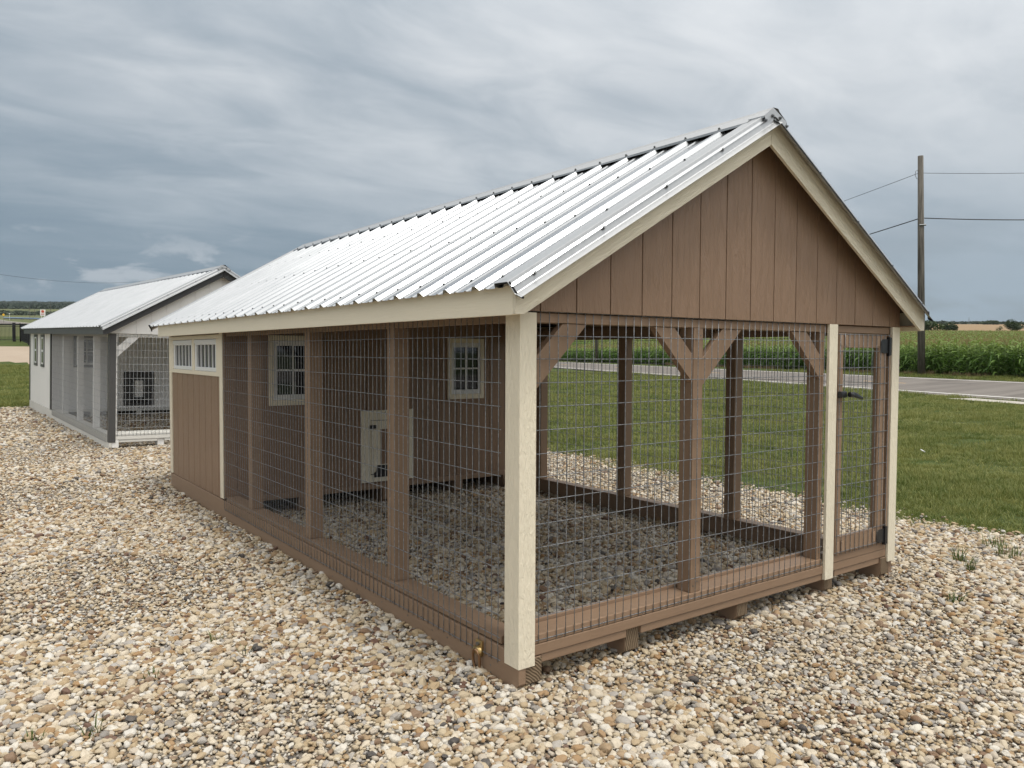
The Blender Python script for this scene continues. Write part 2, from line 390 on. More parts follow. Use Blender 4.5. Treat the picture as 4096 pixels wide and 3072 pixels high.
def point_obj(name, pts, rot, scl, idx):
    me = bpy.data.meshes.new(name); n = len(pts); me.vertices.add(n); me.vertices.foreach_set('co', np.asarray(pts, np.float32).ravel())
    for nm, arr, t in (('rot', rot, 'FLOAT_VECTOR'), ('scl', scl, 'FLOAT_VECTOR')):
        a = me.attributes.new(nm, t, 'POINT'); a.data.foreach_set('vector', np.asarray(arr, np.float32).ravel())
    a = me.attributes.new('idx', 'INT', 'POINT'); a.data.foreach_set('value', np.asarray(idx, np.int32))
    o = bpy.data.objects.new(name, me); COL.objects.link(o); return o
def jgrid(x0, x1, y0, y1, st, jit=.5):
    X, Y = np.meshgrid(np.arange(x0, x1, st), np.arange(y0, y1, st)); X = X.ravel(); Y = Y.ravel()
    return X+rng.uniform(-jit, jit, X.size)*st, Y+rng.uniform(-jit, jit, X.size)*st
AZ0, AZ1 = YAW-.80, YAW+.80
def wedge(X, Y, d0, d1, ml=.9):
    """keep a generous fan round the view, wide enough for a step to either side"""
    dx, dy = X-CAM.x, Y-CAM.y; dist = np.hypot(dx, dy); a = np.arctan2(dx, dy)
    near = (dist < 2.6)
    return (dist >= d0) & (dist < d1) & (((a > AZ0) & (a < AZ1)) | near)
PX, PY, PS = [], [], []
for d0, d1, st, sz in ((0, 4.6, .0178, 1.0), (4.6, 8, .021, 1.0), (8, 12.5, .029, 1.12), (12.5, 23, .048, 1.45)):
    X, Y = jgrid(-8, 6, -5, 18.5, st); k = wedge(X, Y, d0, d1); X, Y = X[k], Y[k]
    ex = np.interp(Y, np.arange(-13, 20, .1), [edge_x(t) for t in np.arange(-13, 20, .1)]); ey = np.interp(X, np.arange(-12, 7, .1), [edge_y(t) for t in np.arange(-12, 7, .1)])
    spill = np.abs(rng.normal(0, .16, X.size))
    k = (X < ex+spill) & (Y < ey+spill)
    k &= ~((X > .0) & (X < .044) & (Y > .05) & (Y < 6.14)) & ~((X > WID_-.044) & (X < WID_) & (Y > .05) & (Y < 6.14)) & ~((X > .05) & (X < 3.0) & (Y > 4.9) & (Y < 6.1))
    X, Y = X[k], Y[k]
    PX.append(X); PY.append(Y); PS.append(np.full(X.size, sz))
PX, PY, PS = map(np.concatenate, (PX, PY, PS)); N = PX.size
size = PS*np.clip(rng.lognormal(math.log(.0225), .38, N), .010, .056)
fine = np.array([mnoise.noise(Vector((x*.55, y*.55, 5))) for x, y in zip(PX, PY)])
size *= np.where(fine > .18, .78, 1.0)*np.where(fine < -.2, 1.12, 1.0)
scl = np.stack([size*rng.uniform(.9, 1.35, N), size*rng.uniform(.68, 1.0, N), size*rng.uniform(.42, .74, N)], 1)
rot = np.stack([rng.normal(0, .28, N), rng.normal(0, .28, N), rng.uniform(0, 6.28, N)], 1)
PZ = np.array([padz(x, y) for x, y in zip(PX, PY)])+scl[:, 2]*.30+rng.uniform(0, .012, N)*(PS < 1.3)
# stones heaped a little against the timbers
PZ += .014*np.exp(-(np.minimum(np.abs(PX), np.abs(PX-WID_))/.10)**2)*((PY > -.1) & (PY < 6.3))
peb = point_obj('pebbles', np.stack([PX, PY, PZ], 1), rot, scl, rng.integers(0, 10, N)); tag(peb, kind='stuff')
def peb_var(b):
    out = []
    for i in range(10):
        ico = b.n('GeometryNodeMeshIcoSphere', {'Radius': .5, 'Subdivisions': 3 if i < 5 else 2})
        po = b.n('GeometryNodeInputPosition').outputs[0]
        no = b.n('ShaderNodeTexNoise', {'Vector': b.vm('ADD', po, (i*3.7, i*1.3, i*.7)), 'Scale': 1.5+.12*i, 'Detail': 2.0})
        off = b.vm('SCALE', b.vm('SUBTRACT', no.outputs['Color'], (.5, .5, .5))); off.node.inputs['Scale'].default_value = .55+.05*(i % 4)
        sp = b.n('GeometryNodeSetPosition', {'Geometry': ico.outputs[0], 'Offset': off})
        sm = b.n('GeometryNodeSetShadeSmooth', {'Geometry': sp.outputs[0], 'Shade Smooth': i % 5 != 4})
        ma = b.n('GeometryNodeSetMaterial', {'Geometry': sm.outputs[0]}); ma.inputs['Material'].default_value = M['pebble']
        out.append(b.n('GeometryNodeGeometryToInstance', {0: ma.outputs[0]}).outputs[0])
    return out
gn_scatter(peb, peb_var)

# ------------------------------------------------------------------ road with its markings
def asph_m(b, p, nt):
    pos = b.n('ShaderNodeNewGeometry').outputs['Position']
    along = b.n('ShaderNodeMapping', {'Vector': pos, 'Rotation': (0, 0, -math.atan2(RD.y, RD.x)), 'Scale': (.03, 1.1, 1)}).outputs[0]
    st = b.noise(along, 1.0, 5, .6).outputs[0]; g = b.noise(pos, 45, 3, .7).outputs[0]
    c = b.mix(b.mr(st, .35, .7), (.130, .114, .101, 1), (.19, .17, .152, 1)); c = b.mix(b.m('MULTIPLY', g, .35), c, (.085, .08, .076, 1))
    crack = b.n('ShaderNodeTexVoronoi', {'Vector': b.n('ShaderNodeMapping', {'Vector': pos, 'Rotation': (0, 0, -math.atan2(RD.y, RD.x)), 'Scale': (.03, .42, 1)}).outputs[0], 'Scale': 1.6, 'Randomness': 1.0}, feature='DISTANCE_TO_EDGE').outputs['Distance']
    c = b.mix(b.m('MULTIPLY', b.mr(crack, .022, .006), .6), c, (.07, .065, .06, 1))
    setc(b, p, c, .85, bump(b, g, .3, .01), .25)
M['asph'] = mat('worn_asphalt', asph_m)
M['line'] = simple('road_paint_white', (.66, .65, .62), .7, var=.4, sc=3); M['yline'] = simple('road_paint_yellow', (.55, .32, .09), .7, var=.4, sc=3)
def strip(name, m, n0, n1, ms, lift, parent=None, nn=1):
    vs = []; fs = []
    for q in ms:
        for i in range(nn+1):
            n = n0+(n1-n0)*i/nn; x, y = road(n, q); vs.append((x, y, gz(x, y)+lift))
    for j in range(len(ms)-1):
        for i in range(nn): a = j*(nn+1)+i; fs.append((a, a+1, a+nn+2, a+nn+1))
    return MB().add(vs, fs).build(name, [m], parent, True)
ms = [-70+2.5*i for i in range(105)]
rd = strip('road', M['asph'], 20.55, 29.45, ms, .012, None, 10); tag(rd, kind='structure')
strip('edge_line', M['line'], 21.62, 21.78, ms, .018, rd); strip('edge_line', M['line'], 28.92, 29.06, ms, .018, rd)
for i in range(10): strip('centre_dash', M['yline'], 25.25, 25.37, [28.4-54+18*i+.75*k for k in range(5)], .018, rd)
# pale concrete apron at the lawn edge on the right
def conc_m(b, p, nt):
    pos = b.n('ShaderNodeNewGeometry').outputs['Position']
    c = b.mix(b.noise(pos, .5, 5, .6, .4).outputs[0], (.27, .21, .155, 1), (.36, .295, .23, 1)); c = b.mix(b.m('MULTIPLY', b.noise(pos, 14, 3).outputs[0], .3), c, (.33, .28, .22, 1))
    setc(b, p, c, .8, None, .2)
M['conc'] = mat('tan_concrete', conc_m); M['conc2'] = simple('pale_concrete', (.36, .335, .29), .85, var=.3, sc=3)
o = strip('concrete_apron', M['conc2'], 18.75, 19.75, [-6+.95*i for i in range(26)]+[18.6], .045, None, 2); tag(o, kind='structure')
# tan concrete yard at far left
vs = []; fs = []
US = [-420+50*i for i in range(17)]; SS = [50+1.6*i for i in range(11)]
for s in SS:
    for u in US:
        dd = ray(u, 1411); hx = CAM+dd*s; cut = .0
        vs.append((hx.x, hx.y, gz(hx.x, hx.y)+.03))
for j in range(len(SS)-1):
    for i in range(len(US)-1): q = j*len(US)+i; fs.append((q, q+1, q+len(US)+1, q+len(US)))
o = MB().add(vs, fs).build('concrete_yard', [M['conc']], None, True); tag(o, kind='structure')
# side road curving up the far left
cl = [hit(-120, 1262), hit(-20, 1281), hit(20, 1291), hit(70, 1299), hit(160, 1300), hit(300, 1301)]
vs = []; pts = []
for a, c in zip(cl, cl[1:]):
    for k in range(6): pts.append(a.lerp(c, k/6))
for i, q in enumerate(pts):
    t = (pts[min(i+1, len(pts)-1)]-pts[max(i-1, 0)]); t.z = 0; t.normalize(); nn_ = Vector((-t.y, t.x, 0))
    for w in (-4.5, -4.1, 4.1, 4.5): r_ = q+nn_*w; vs.append((r_.x, r_.y, gz(r_.x, r_.y)+.35))
mb = MB()
for k, mi_ in ((0, 1), (1, 0), (2, 1)): mb.add(vs, [(i*4+k, i*4+k+1, i*4+k+5, i*4+k+4) for i in range(len(pts)-1)], mi_)
o = mb.build('side_road', [M['asph'], M['line']], None, True); tag(o, kind='structure')

# ------------------------------------------------------------------ moist summer air: one closed box round everything
hm = bpy.data.materials.new('summer_haze'); hm.use_nodes = True; hm.node_tree.nodes.clear()
hb = NB(hm.node_tree); pvv = hb.n('ShaderNodeVolumePrincipled', {'Color': (.72, .80, .88, 1), 'Density': .00005, 'Anisotropy': .2}); hm.node_tree.links.new(pvv.outputs[0], hb.n('ShaderNodeOutputMaterial').inputs['Volume'])
tag(MB().box(-6000, 6000, -6000, 6000, -1.6, 420).build('haze', [hm]), kind='stuff')

# ------------------------------------------------------------------ chicken coops with wire runs
WID = 3.085; SL = .58; CS = 1/math.hypot(1, SL); SN = SL*CS
def mesh_panel(axis, fixed, a0, a1, z0, z1, step, zrow, seed, r=.0020, wob=.0016):
    """welded wire: verticals every 2 in, horizontals every 4 in, all real round wire"""
    rg = random.Random(seed); m = MB()
    P = (lambda a, z, o: (a, fixed+o, z)) if axis == 'y' else (lambda a, z, o: (fixed+o, a, z))
    n = int(round((a1-a0)/step)); nz = 7
    for k in range(n+1):
        a = a0+k*step+rg.uniform(-wob, wob)*.6
        m.tube([P(a+rg.uniform(-wob, wob), z0-.012+(z1-z0+.016)*i/nz, 0) for i in range(nz+1)], r, 5)
    z = zrow
    na = max(3, int((a1-a0)/.35))
    while z < z1+.002:
        m.tube([P(a0-.012+(a1-a0+.024)*i/na, z+rg.uniform(-wob, wob), r*1.6) for i in range(na+1)], r, 5)
        z += .1016
    return m
def roof_sheet_mesh(y0, y1, ribs, T, h0=0.0):
    """profiled sheet running up the slope; ribs = y of the major ribs"""
    pr = []
    for yr in sorted(ribs):
        pr += [(yr-.031, 0), (yr-.012, .019), (yr+.012, .019), (yr+.031, 0)]
        for q in (.33, .67):
            ym = yr+.2335*q; pr += [(ym-.012, 0), (ym-.005, .0045), (ym+.005, .0045), (ym+.012, 0)]
    pr = [(y0, 0)]+[p for p in pr if y0+.002 < p[0] < y1-.002]+[(y1, 0)]
    return pr
def coop(opt):
    W_, L, YI, dz = WID, opt['L'], opt['YI'], opt['dz']
    A = empty(opt['name'], opt['loc'], opt['label'], 'chicken coop', 'chicken coops with wire runs', opt['rot'])
    sid, tr, try_, rkl, rkr, lum, lux, luy = (M[k] for k in opt['mats'])
    front = opt['main']; wm = M['wire'] if front else M['wire2']; wr = .0019 if front else .0023
    ZE, XE = 1.612+dz, -.125                       # roof pan at the eave
    zr = lambda x: ZE+SL*((x if x < W_/2 else W_-x)-XE)
    XR = W_/2; LSL = (XR-XE)/CS
    def slope(side, y, h, t):
        x = XE+t*CS-h*SN; z = ZE+t*SN+h*CS
        return (x if side == 0 else W_-x, y, z)
    HT = 1.522+dz
    YB = L+.28                                     # back end of the roof metal
    # ---- skids and rims
    for x0, x1 in ((.045, .134), (.66, .75), (1.50, 1.59), (2.324, 2.41), (2.93, 3.02)):
        yf = .012 if x0 < .1 or x0 > 2.9 else .035
        ends = ((yf, L),) if x0 < .1 else ((yf, .16), (YI-.02, L))          # the gravel buries the skids inside the run
        for ya, ye in ends[::-1]: o = MB().prism([(ya, .031), (ya, -.075), (ya+.05, -.118), (ye, -.118), (ye, .031)], 'x', x0, x1).build('skid', [luy], A, bevel=.003)
        cap = MB().box(x0+.002, x1-.002, yf-.0035, yf-.0005, -.074, .029).build('end_grain', [M['endgrain'] if front else lum], o)
    MB().prism([(.003, .045), (.003, -.068), (.05, -.122), (L, -.128), (L, .068), (.11, .06)], 'x', .004, .043).build('rim_board', [luy], A, bevel=.003)
    box('rim_board', luy, A, W_-.043, W_-.004, .02, L, -.115, .052, bevel=.003)
    box('sill_plate', luy, A, .014, .122, .145, YI-.02, .066, .102, bevel=.003)
    box('sill_plate', luy, A, W_-.105, W_-.006, .06, YI-.02, .056, .066, bevel=.002)
    box('sill_strip', luy, A, .0075, .0125, .145, YI, -.005, .061)
    xs = 2.27 if front else W_-.09
    box('sill_plate', lux, A, .09, xs, .016, .139, .086, .126, bevel=.003)
    box('sill_strip', lux, A, .135, xs, .1405, .166, .060, .142, bevel=.003)
    box('skirt_board', lux, A, .09, W_-.09, .014, .052, .036, .0835, bevel=.003)
    for x0, x1 in ((.138, .657), (.753, 2.32), (2.413, 2.926)):
        box('skirt_board', lux, A, x0, x1, .020, .058, -.004, .0335, bevel=.004)
    # ---- framing of the run
    def post(x0, x1, y0, y1, z0=.126, z1=1.478):
        split = (y0+y1)/2 if (x0 < .05 or x0 > 2.9) else (x0+x1)/2
        m = MB()
        if x0 < .05 or x0 > 2.9: m.box(x0, x1, y0, split-.0015, z0, z1+dz); m.box(x0, x1, split+.0015, y1, z0, z1+dz)
        else: m.box(x0, split-.0015, y0, y1, z0, z1+dz); m.box(split+.0015, x1, y0, y1, z0, z1+dz)
        return m.build('post', [lum], A, bevel=.003)
    post(.019, .108, .022, .110)
    if front:
        post(1.112, 1.184, .024, .113); post(2.226, 2.264, .024, .113); post(2.985, 3.066, .022, .110)
    else:
        post(1.47, 1.56, .024, .113); post(2.98, 3.066, .022, .11)
    for y in opt['posts']:
        post(.020, .109, y, y+.089, .103); post(W_-.109, W_-.020, y+.065, y+.154, .067)
    lo = 1.477+dz
    box('header', lux, A, .09, W_-.09, .022, .060, lo+.001, HT-.002, bevel=.002)
    box('header', lux, A, .11, W_-.11, .064, .102, lo, HT-.002, bevel=.002)
    box('header', luy, A, .020, .058, .104, YI, lo, 1.60+dz, bevel=.002)
    box('header', luy, A, W_-.058, W_-.020, .104, YI, lo, 1.60+dz, bevel=.002)
    box('header', luy, A, W_-.100, W_-.062, .104, YI, lo-.004, 1.57+dz, bevel=.002)
    def brace(poly, y0=.028, y1=.066): return MB().prism(poly, 'y', y0, y1).build('brace', [lum], A, bevel=.002)
    brace([(.109, 1.19+dz), (.109, 1.333+dz), (.256, lo-.001), (.398, lo-.001)])
    if front:
        brace([(.829, lo-.001), (.973, lo-.001), (1.111, 1.34), (1.111, 1.20)])
        brace([(1.497, lo-.001), (1.34, lo-.001), (1.186, 1.325), (1.186, 1.185)])
        brace([(1.942, lo-.001), (2.09, lo-.001), (2.225, 1.345), (2.225, 1.205)])
    # ---- wire panels (wires under 10 px wide: one part each)
    k = 'stuff'
    xe = .117+.0508*42 if front else W_-.13
    tag(mesh_panel('y', .0115, .117-.0508, xe, .1016, HT, .0508, .1016, 1, wr).build('wire_mesh', [wm], A, True), kind=k)
    tag(mesh_panel('x', -.0022, .148, YI-.02, 0, HT, .0508, -.002, 2, wr).build('wire_mesh', [wm], A, True), kind=k)
    tag(mesh_panel('x', W_-.012, .12, YI-.02, .03, HT, .0508, .04, 3, wr).build('wire_mesh', [wm], A, True), kind=k)
    # ---- corner and edge trims
    c = .018
    MB().prism([(0, 0), (.089, 0), (.089, c), (c, c), (c, .104), (0, .104)], 'z', 0, HT-.003).build('corner_trim', [tr], A, bevel=.002)
    MB().prism([(W_, 0), (W_-.088, 0), (W_-.088, c), (W_-c, c), (W_-c, .09), (W_, .09)], 'z', 0, HT+.002).build('corner_trim', [tr], A, bevel=.002)
    if front: box('trim_board', tr, A, 2.28, 2.366, -.001, c, 0, HT+.003, bevel=.002)
    T2 = opt['T2']
    box('trim_board', tr, A, -.001, c, T2, T2+.09, .081, HT-.006, bevel=.002)
    box('corner_trim', tr, A, -.001, c, L-.09, L, .076, HT-.006, bevel=.002)
    # ---- enclosed room behind the run
    gx = lambda x0, st=.2032: [x0+st*i for i in range(-1, 17) if -.05 < x0+st*i < W_+.05]
    def gable_boards(x0, yf, yb, zb, zcap=None):
        e = sorted(set([.003]+[g for g in gx(x0) if .03 < g < W_-.03]+[W_-.003]))
        for p, q in zip(e, e[1:]):
            p2, q2 = p+.0028, q-.0028
            zt = lambda x: zr(x)-.034
            pts = [(p2, zb), (q2, zb), (q2, zt(q2))]
            if p2 < XR < q2: pts.append((XR, zr(XR)-.034))
            pts.append((p2, zt(p2)))
            MB().prism(pts, 'y', yf, yb).build('siding_board', [sid], A, bevel=.0015)
        MB().prism([(.004, zb+.002), (W_-.004, zb+.002), (W_-.004, zr(W_)-.037), (XR, zr(XR)-.037), (.004, zr(0)-.037)], 'y', yb, yb+.006).build('sheathing', [sid], A)
    gable_boards(opt['g0'], 0.0, .0095, HT+.003)
    gable_boards(.108, YI-.011, YI, .088)
    MB().prism([(.004, .05), (W_-.004, .05), (W_-.004, zr(W_)-.037), (XR, zr(XR)-.037), (.004, zr(0)-.037)], 'y', L-.012, L).build('rear_wall', [sid], A)
    box('side_wall', sid, A, W_-.013, W_-.002, YI, L-.013, .07, 1.62+dz)
    box('skirt_board', lux, A, .05, W_-.05, YI-.014, YI+.024, .031, .0865, bevel=.003)
    box('floor', M['floor'], A, .045, W_-.045, YI+.026, L-.015, .034, .078)
    # left wall of the room
    x0, x1 = .010, .021
    def wall_boards(z0, z1, e):
        for p, q in zip(e, e[1:]):
            box('siding_board', sid, A, x0, x1, p+.0040, q-.0040, z0, z1, bevel=.0015)
    e0, e1 = T2+.088, L-.088
    if front:
        e = sorted([e0]+[5.838-.2032*i for i in range(8) if e0+.02 < 5.838-.2032*i < e1]+[e1])
        wall_boards(.072, 1.135, e); wall_boards(1.494, 1.60, e)
        box('sheathing', sid, A, x1+.001, x1+.008, e0-.05, e1+.05, .074, 1.10)
        box('rail', tr, A, -.0005, c, e0+.001, e1-.001, 1.131, 1.168, bevel=.002)
        box('rail', tr, A, -.0005, c, e0+.001, e1-.001, 1.462, 1.498, bevel=.002)
        for p, q in ((e0+.001, 4.424), (5.148, 5.232), (5.975, e1-.001)): box('window_trim', tr, A, -.0003, c, p, q, 1.1685, 1.4615, bevel=.002)
        for p, q in ((4.426, 5.146), (5.234, 5.973)):
            w = MB()
            for bx in ((p, q, 1.170, 1.205), (p, q, 1.410, 1.460), (p, p+.05, 1.205, 1.410), (q-.05, q, 1.205, 1.410)):
                w.box(.006, .040, *bx)
            w.box(-.002, .006, p+.004, q-.004, 1.425, 1.4565)
            wo = w.build('window', [M['vinyl']], A, bevel=.003)
            box('pane', M['glass'], wo, .026, .030, p+.051, q-.051, 1.206, 1.409)
            for i in range(1, 5):
                y = p+.05+(q-p-.1)*i/5; box('glazing_bar', M['vinyl'], wo, .014, .025, y-.007, y+.007, 1.2055, 1.4095)
    else:
        e = [e0, (e0+e1)/2, e1]
        wall_boards(.072, 1.60+dz, e)
        for p, q in ((5.93, 6.38), (6.86, 7.31)):
            z0, z1 = .865, 1.520
            wt = MB().box(-.004, x0-.0005, p, q, z0, z0+.055).box(-.004, x0-.0005, p, q, z1-.055, z1).box(-.004, x0-.0005, p, p+.06, z0+.055, z1-.055).box(-.004, x0-.0005, q-.06, q, z0+.055, z1-.055)
            wo = wt.build('window', [tr], A)
            fr = MB()
            for bx in ((p+.06, q-.06, z0+.055, z0+.085), (p+.06, q-.06, z1-.085, z1-.055), (p+.06, p+.12, z0+.085, z1-.085), (q-.12, q-.06, z0+.085, z1-.085), (p+.12, q-.12, 1.17, 1.21)): fr.box(-.003, x0-.001, *bx)
            fr.build('frame', [M['vinyl']], wo)
            box('pane', M['glass'], wo, 0.0, x0-.003, p+.12, q-.12, z0+.085, z1-.085)
    # ---- windows and pop door in the wall facing the run
    ct = tr
    for wx in ((.387, .827), (2.229, 2.669)) if front else ((.36, .82), (2.26, 2.72)):
        p, q, z0, z1 = wx[0], wx[1], .871+dz, 1.494+dz; yf = YI-.011
        t = .040
        wt = MB().box(p, q, yf-.019, yf-.0005, z0, z0+.05).box(p, q, yf-.019, yf-.0005, z1-.045, z1).box(p, p+t, yf-.019, yf-.0005, z0+.05, z1-.045).box(q-t, q, yf-.019, yf-.0005, z0+.05, z1-.045)
        wo = wt.build('window', [ct], A, bevel=.002)
        fr = MB(); a, c2, u, v = p+t+.001, q-t-.001, z0+.051, z1-.046; g = .030
        for bx in ((a, c2, u, u+.045), (a, c2, v-.045, v), (a, a+g, u+.045, v-.045), (c2-g, c2, u+.045, v-.045)): fr.box(bx[0], bx[1], yf-.012, yf-.0008, bx[2], bx[3])
        fo = fr.build('frame', [M['vinyl']], wo, bevel=.002)
        box('pane', M['glass'], wo, a+g, c2-g, yf-.004, yf-.001, u+.045, v-.045)
        xm, zm = (a+c2)/2, (u+v)/2
        box('glazing_bar', M['vinyl'], wo, xm-.008, xm+.008, yf-.010, yf-.0045, u+.045, v-.045)
        box('glazing_bar', M['vinyl'], wo, a+g, c2-g, yf-.0095, yf-.0047, zm-.008, zm+.008)
        box('handle', M['vinyl'], wo, xm-.03, xm+.03, yf-.022, yf-.0125, u+.012, u+.028)
    yf = YI-.011; dx, ddz = (1.266, 0) if front else (1.255, .04)
    fm = MB(); z0, z1 = .102+ddz, .791+ddz
    for bx in ((0, .561, z1-.095, z1), (0, .561, z0, z0+.07), (0, .098, z0+.07, z1-.095), (.463, .561, z0+.07, z1-.095)): fm.box(dx+bx[0], dx+bx[1], yf-.018, yf-.0005, bx[2], bx[3])
    pd = fm.build('pop_door', [tr], A, bevel=.002)
    inn = MB()
    for bx in ((.104, .457, z1-.183, z1-.101), (.104, .457, z0+.078, z0+.165), (.104, .2, z0+.165, z1-.183), (.361, .457, z0+.165, z1-.183)): inn.box(dx+bx[0], dx+bx[1], yf-.016, yf-.002, bx[2], bx[3])
    io = inn.build('door_leaf', [tr], pd, bevel=.002)
    box('door_panel', sid, pd, dx+.2, dx+.361, yf-.010, yf-.003, z0+.165, z1-.183)
    box('gap_backing', M['black'], pd, dx+.098, dx+.463, yf-.0015, yf-.0004, z0+.07, z1-.095)
    MB().box(dx+.085, dx+.15, yf-.032, yf-.019, z0+.515, z0+.55).box(dx+.1, dx+.135, yf-.04, yf-.032, z0+.52, z0+.545).build('latch', [M['black']], pd, bevel=.003)
    MB().prism([(dx+.13, z0+.045), (dx+.43, z0+.045), (dx+.43, z0+.09), (dx+.41, z0+.16), (dx+.16, z0+.16), (dx+.15, z0+.1), (dx+.13, z0+.09)], 'y', yf-.030, yf-.019).build('pop_flap', [M['black']], pd, bevel=.003)
    # ---- roof
    fb = 1.500+dz
    box('fascia_board', try_, A, -.102, -.084, -.0865, L+.02, fb, 1.6195+dz, bevel=.002)
    box('fascia_board', try_, A, W_+.084, W_+.102, -.0865, L+.02, fb, 1.6195+dz, bevel=.002)
    box('soffit', sid, A, -.083, -.002, -.0855, L+.02, HT+.004, HT+.012); box('soffit', sid, A, W_+.002, W_+.083, -.0855, L+.02, HT+.004, HT+.012)
    rk = [(-.102, fb+.002), (-.058, fb+.002), (XR-.0015, zr(XR)-.150), (XR-.0015, zr(XR)-.006), (-.102, zr(-.102)-.006)]
    MB().prism(rk, 'y', -.105, -.087).build('rake_board', [rkl], A, bevel=.002)
    MB().prism([(W_-x, z) for x, z in rk][::-1], 'y', -.105, -.087).build('rake_board', [rkr], A, bevel=.002)
    for s in (0, 1):
        dk = [(XE+.03, zr(XE+.03)-.016), (XR-.001, zr(XR)-.016), (XR-.001, zr(XR)-.003), (XE+.03, zr(XE+.03)-.003)]
        if s: dk = [(W_-x, z) for x, z in dk][::-1]
        MB().prism(dk, 'y', -.086, L+.02).build('roof_deck', [M['dark']], A)
        rf = [(.06, zr(.06)-.017), (XR-.001, zr(XR)-.017), (XR-.001, zr(XR)-.120), (.10, zr(.10)-.120), (.06, zr(.06)-.10)]
        if s: rf = [(W_-x, z) for x, z in rf][::-1]
        y = .30; src = None
        while y < YI-.1:
            if src is None: src = MB().prism(rf, 'y', 0, .038).build('rafter', [lum], A, loc=(0, y, 0))
            else: copy_part(src, A, (0, y, 0))
            y += .61
    y0 = -.125; n = 0; yb = y0
    ribs = [.139-.2335+.2335*i for i in range(60) if .139-.2335+.2335*i < YB+.1]
    while yb < YB-.05:
        ye = min(yb+.934, YB)
        if YB-ye < .3: ye = YB
        pr = roof_sheet_mesh(yb, ye, ribs, None)
        for s in (0, 1):
            NT = 2; vs = []; np_ = len(pr)
            for ti in range(NT+1):
                t = (LSL-.012)*ti/NT
                vs += [slope(s, yy, h+.0006*(n % 2), t-.008) for yy, h in pr]
            fs = [(ti*np_+i, ti*np_+i+1, (ti+1)*np_+i+1, (ti+1)*np_+i) for ti in range(NT) for i in range(np_-1)]
            MB().add(vs, fs).build('roof_sheet', [M['galv']], A)
        yb = ye; n += 1
    prof = [(-.012, .001), (-.020, .0215), (-.108, .0225), (-.112, .021), (-.125, -.030), (-.128, -.034), (-.157, -.049)]
    for s in (0, 1):
        for back in (0, 1):
            pr = prof if not back else [(YB-.125-y, h) for y, h in prof]
            vs = [slope(s, y, h+.002, t) for t in (-.012, LSL-.004) for y, h in pr]; q = len(pr)
            MB().add(vs, [(i, i+1, q+i+1, q+i) for i in range(q-1)]).build('rake_flashing', [M['flash']], A)
            cp = [slope(s, y, h-.004, -.004) for y, h in pr[1:]]
            MB().tube(cp, .0055, 6).build('foam_closure', [M['foam']], A)
        # black closure under the ridge cap, between the ribs
        vs = [slope(s, yy, h, LSL-tt) for yy in (-.02, YB-.12) for h, tt in ((.0007, .105), (.020, .105), (.020, .085), (.0007, .085))]
        MB().add(vs, [(0, 1, 2, 3), (4, 5, 6, 7), (0, 1, 5, 4), (1, 2, 6, 5), (2, 3, 7, 6), (3, 0, 4, 7)]).build('foam_closure', [M['foam']], A)
    def cap(name, ya, yc, hw, h0, lip=.006):
        segs = 1 if yc-ya < .3 else 12; vs = []
        for i in range(segs+1):
            y = ya+(yc-ya)*i/segs; wv = .002*math.sin(i*2.1)
            q = [slope(0, y, h0-.010, LSL-hw-.001), slope(0, y, h0+wv, LSL-hw+lip), slope(0, y, h0+.004, LSL-.02), slope(0, y, h0+.010, LSL-.002),
                 slope(1, y, h0+.010, LSL-.002), slope(1, y, h0+.004, LSL-.02), slope(1, y, h0+wv, LSL-hw+lip), slope(1, y, h0-.010, LSL-hw-.001)]
            vs += q
        if segs == 1:                                  # folded front flap
            fl = [slope(0, ya-.003, h0-.034, LSL-hw+lip), slope(0, ya-.003, h0-.034, LSL-.012), slope(1, ya-.003, h0-.034, LSL-hw+lip), vs[1], vs[3], vs[6]]
            MB().add(fl, [(0, 1, 4, 3), (1, 2, 5, 4)]).build('cap_flap', [M['flash']], A)
        return MB().add(vs, [(i*8+j, i*8+j+1, (i+1)*8+j+1, (i+1)*8+j) for i in range(segs) for j in range(7)]).build(name, [M['flash']], A)
    cap('ridge_cap', -.045, YB-.1, .135, .026)
    cap('ridge_end_cap', -.127, -.030, .100, .029)
    # ---- screws on the roof
    def screw_bm(): 
        m = MB(); m.tube([(0, 0, 0), (0, 0, .0025)], .0095, 8); m.tube([(0, 0, .0025), (0, 0, .010)], .0055, 6); return m
    scr = None
    def screw(p, rot):
        nonlocal scr
        if scr is None: scr = screw_bm().build('screw', [M['screw']], A, loc=p); scr.rotation_euler = rot
        else: copy_part(scr, A, p, rot)
    rl = (0, -TAN, 0)
    if front:
        for yr in ribs[1:]:
            if yr > YB-.1: break
            for t in (.11, .80, 1.40): screw(slope(0, yr-.062, .0005, t+random.uniform(-.01, .01)), rl)
            screw(slope(0, yr, .0265, LSL-.118), rl)
    for t in (.12, .55, 1.0, 1.45):
        screw(slope(0, -.122, -.004, t), (1.05, 0, 0) if 0 else Vector((-.5*.5, -.86, .45)).to_track_quat('Z', 'Y').to_euler())
        screw(slope(1, -.122, -.004, t), Vector((.5*.5, -.86, .45)).to_track_quat('Z', 'Y').to_euler())
    for s in (0, 1):
        for t in (.025, .090): screw(slope(s, -.1305, .004, LSL-t-.01), (math.pi/2, 0, 0))
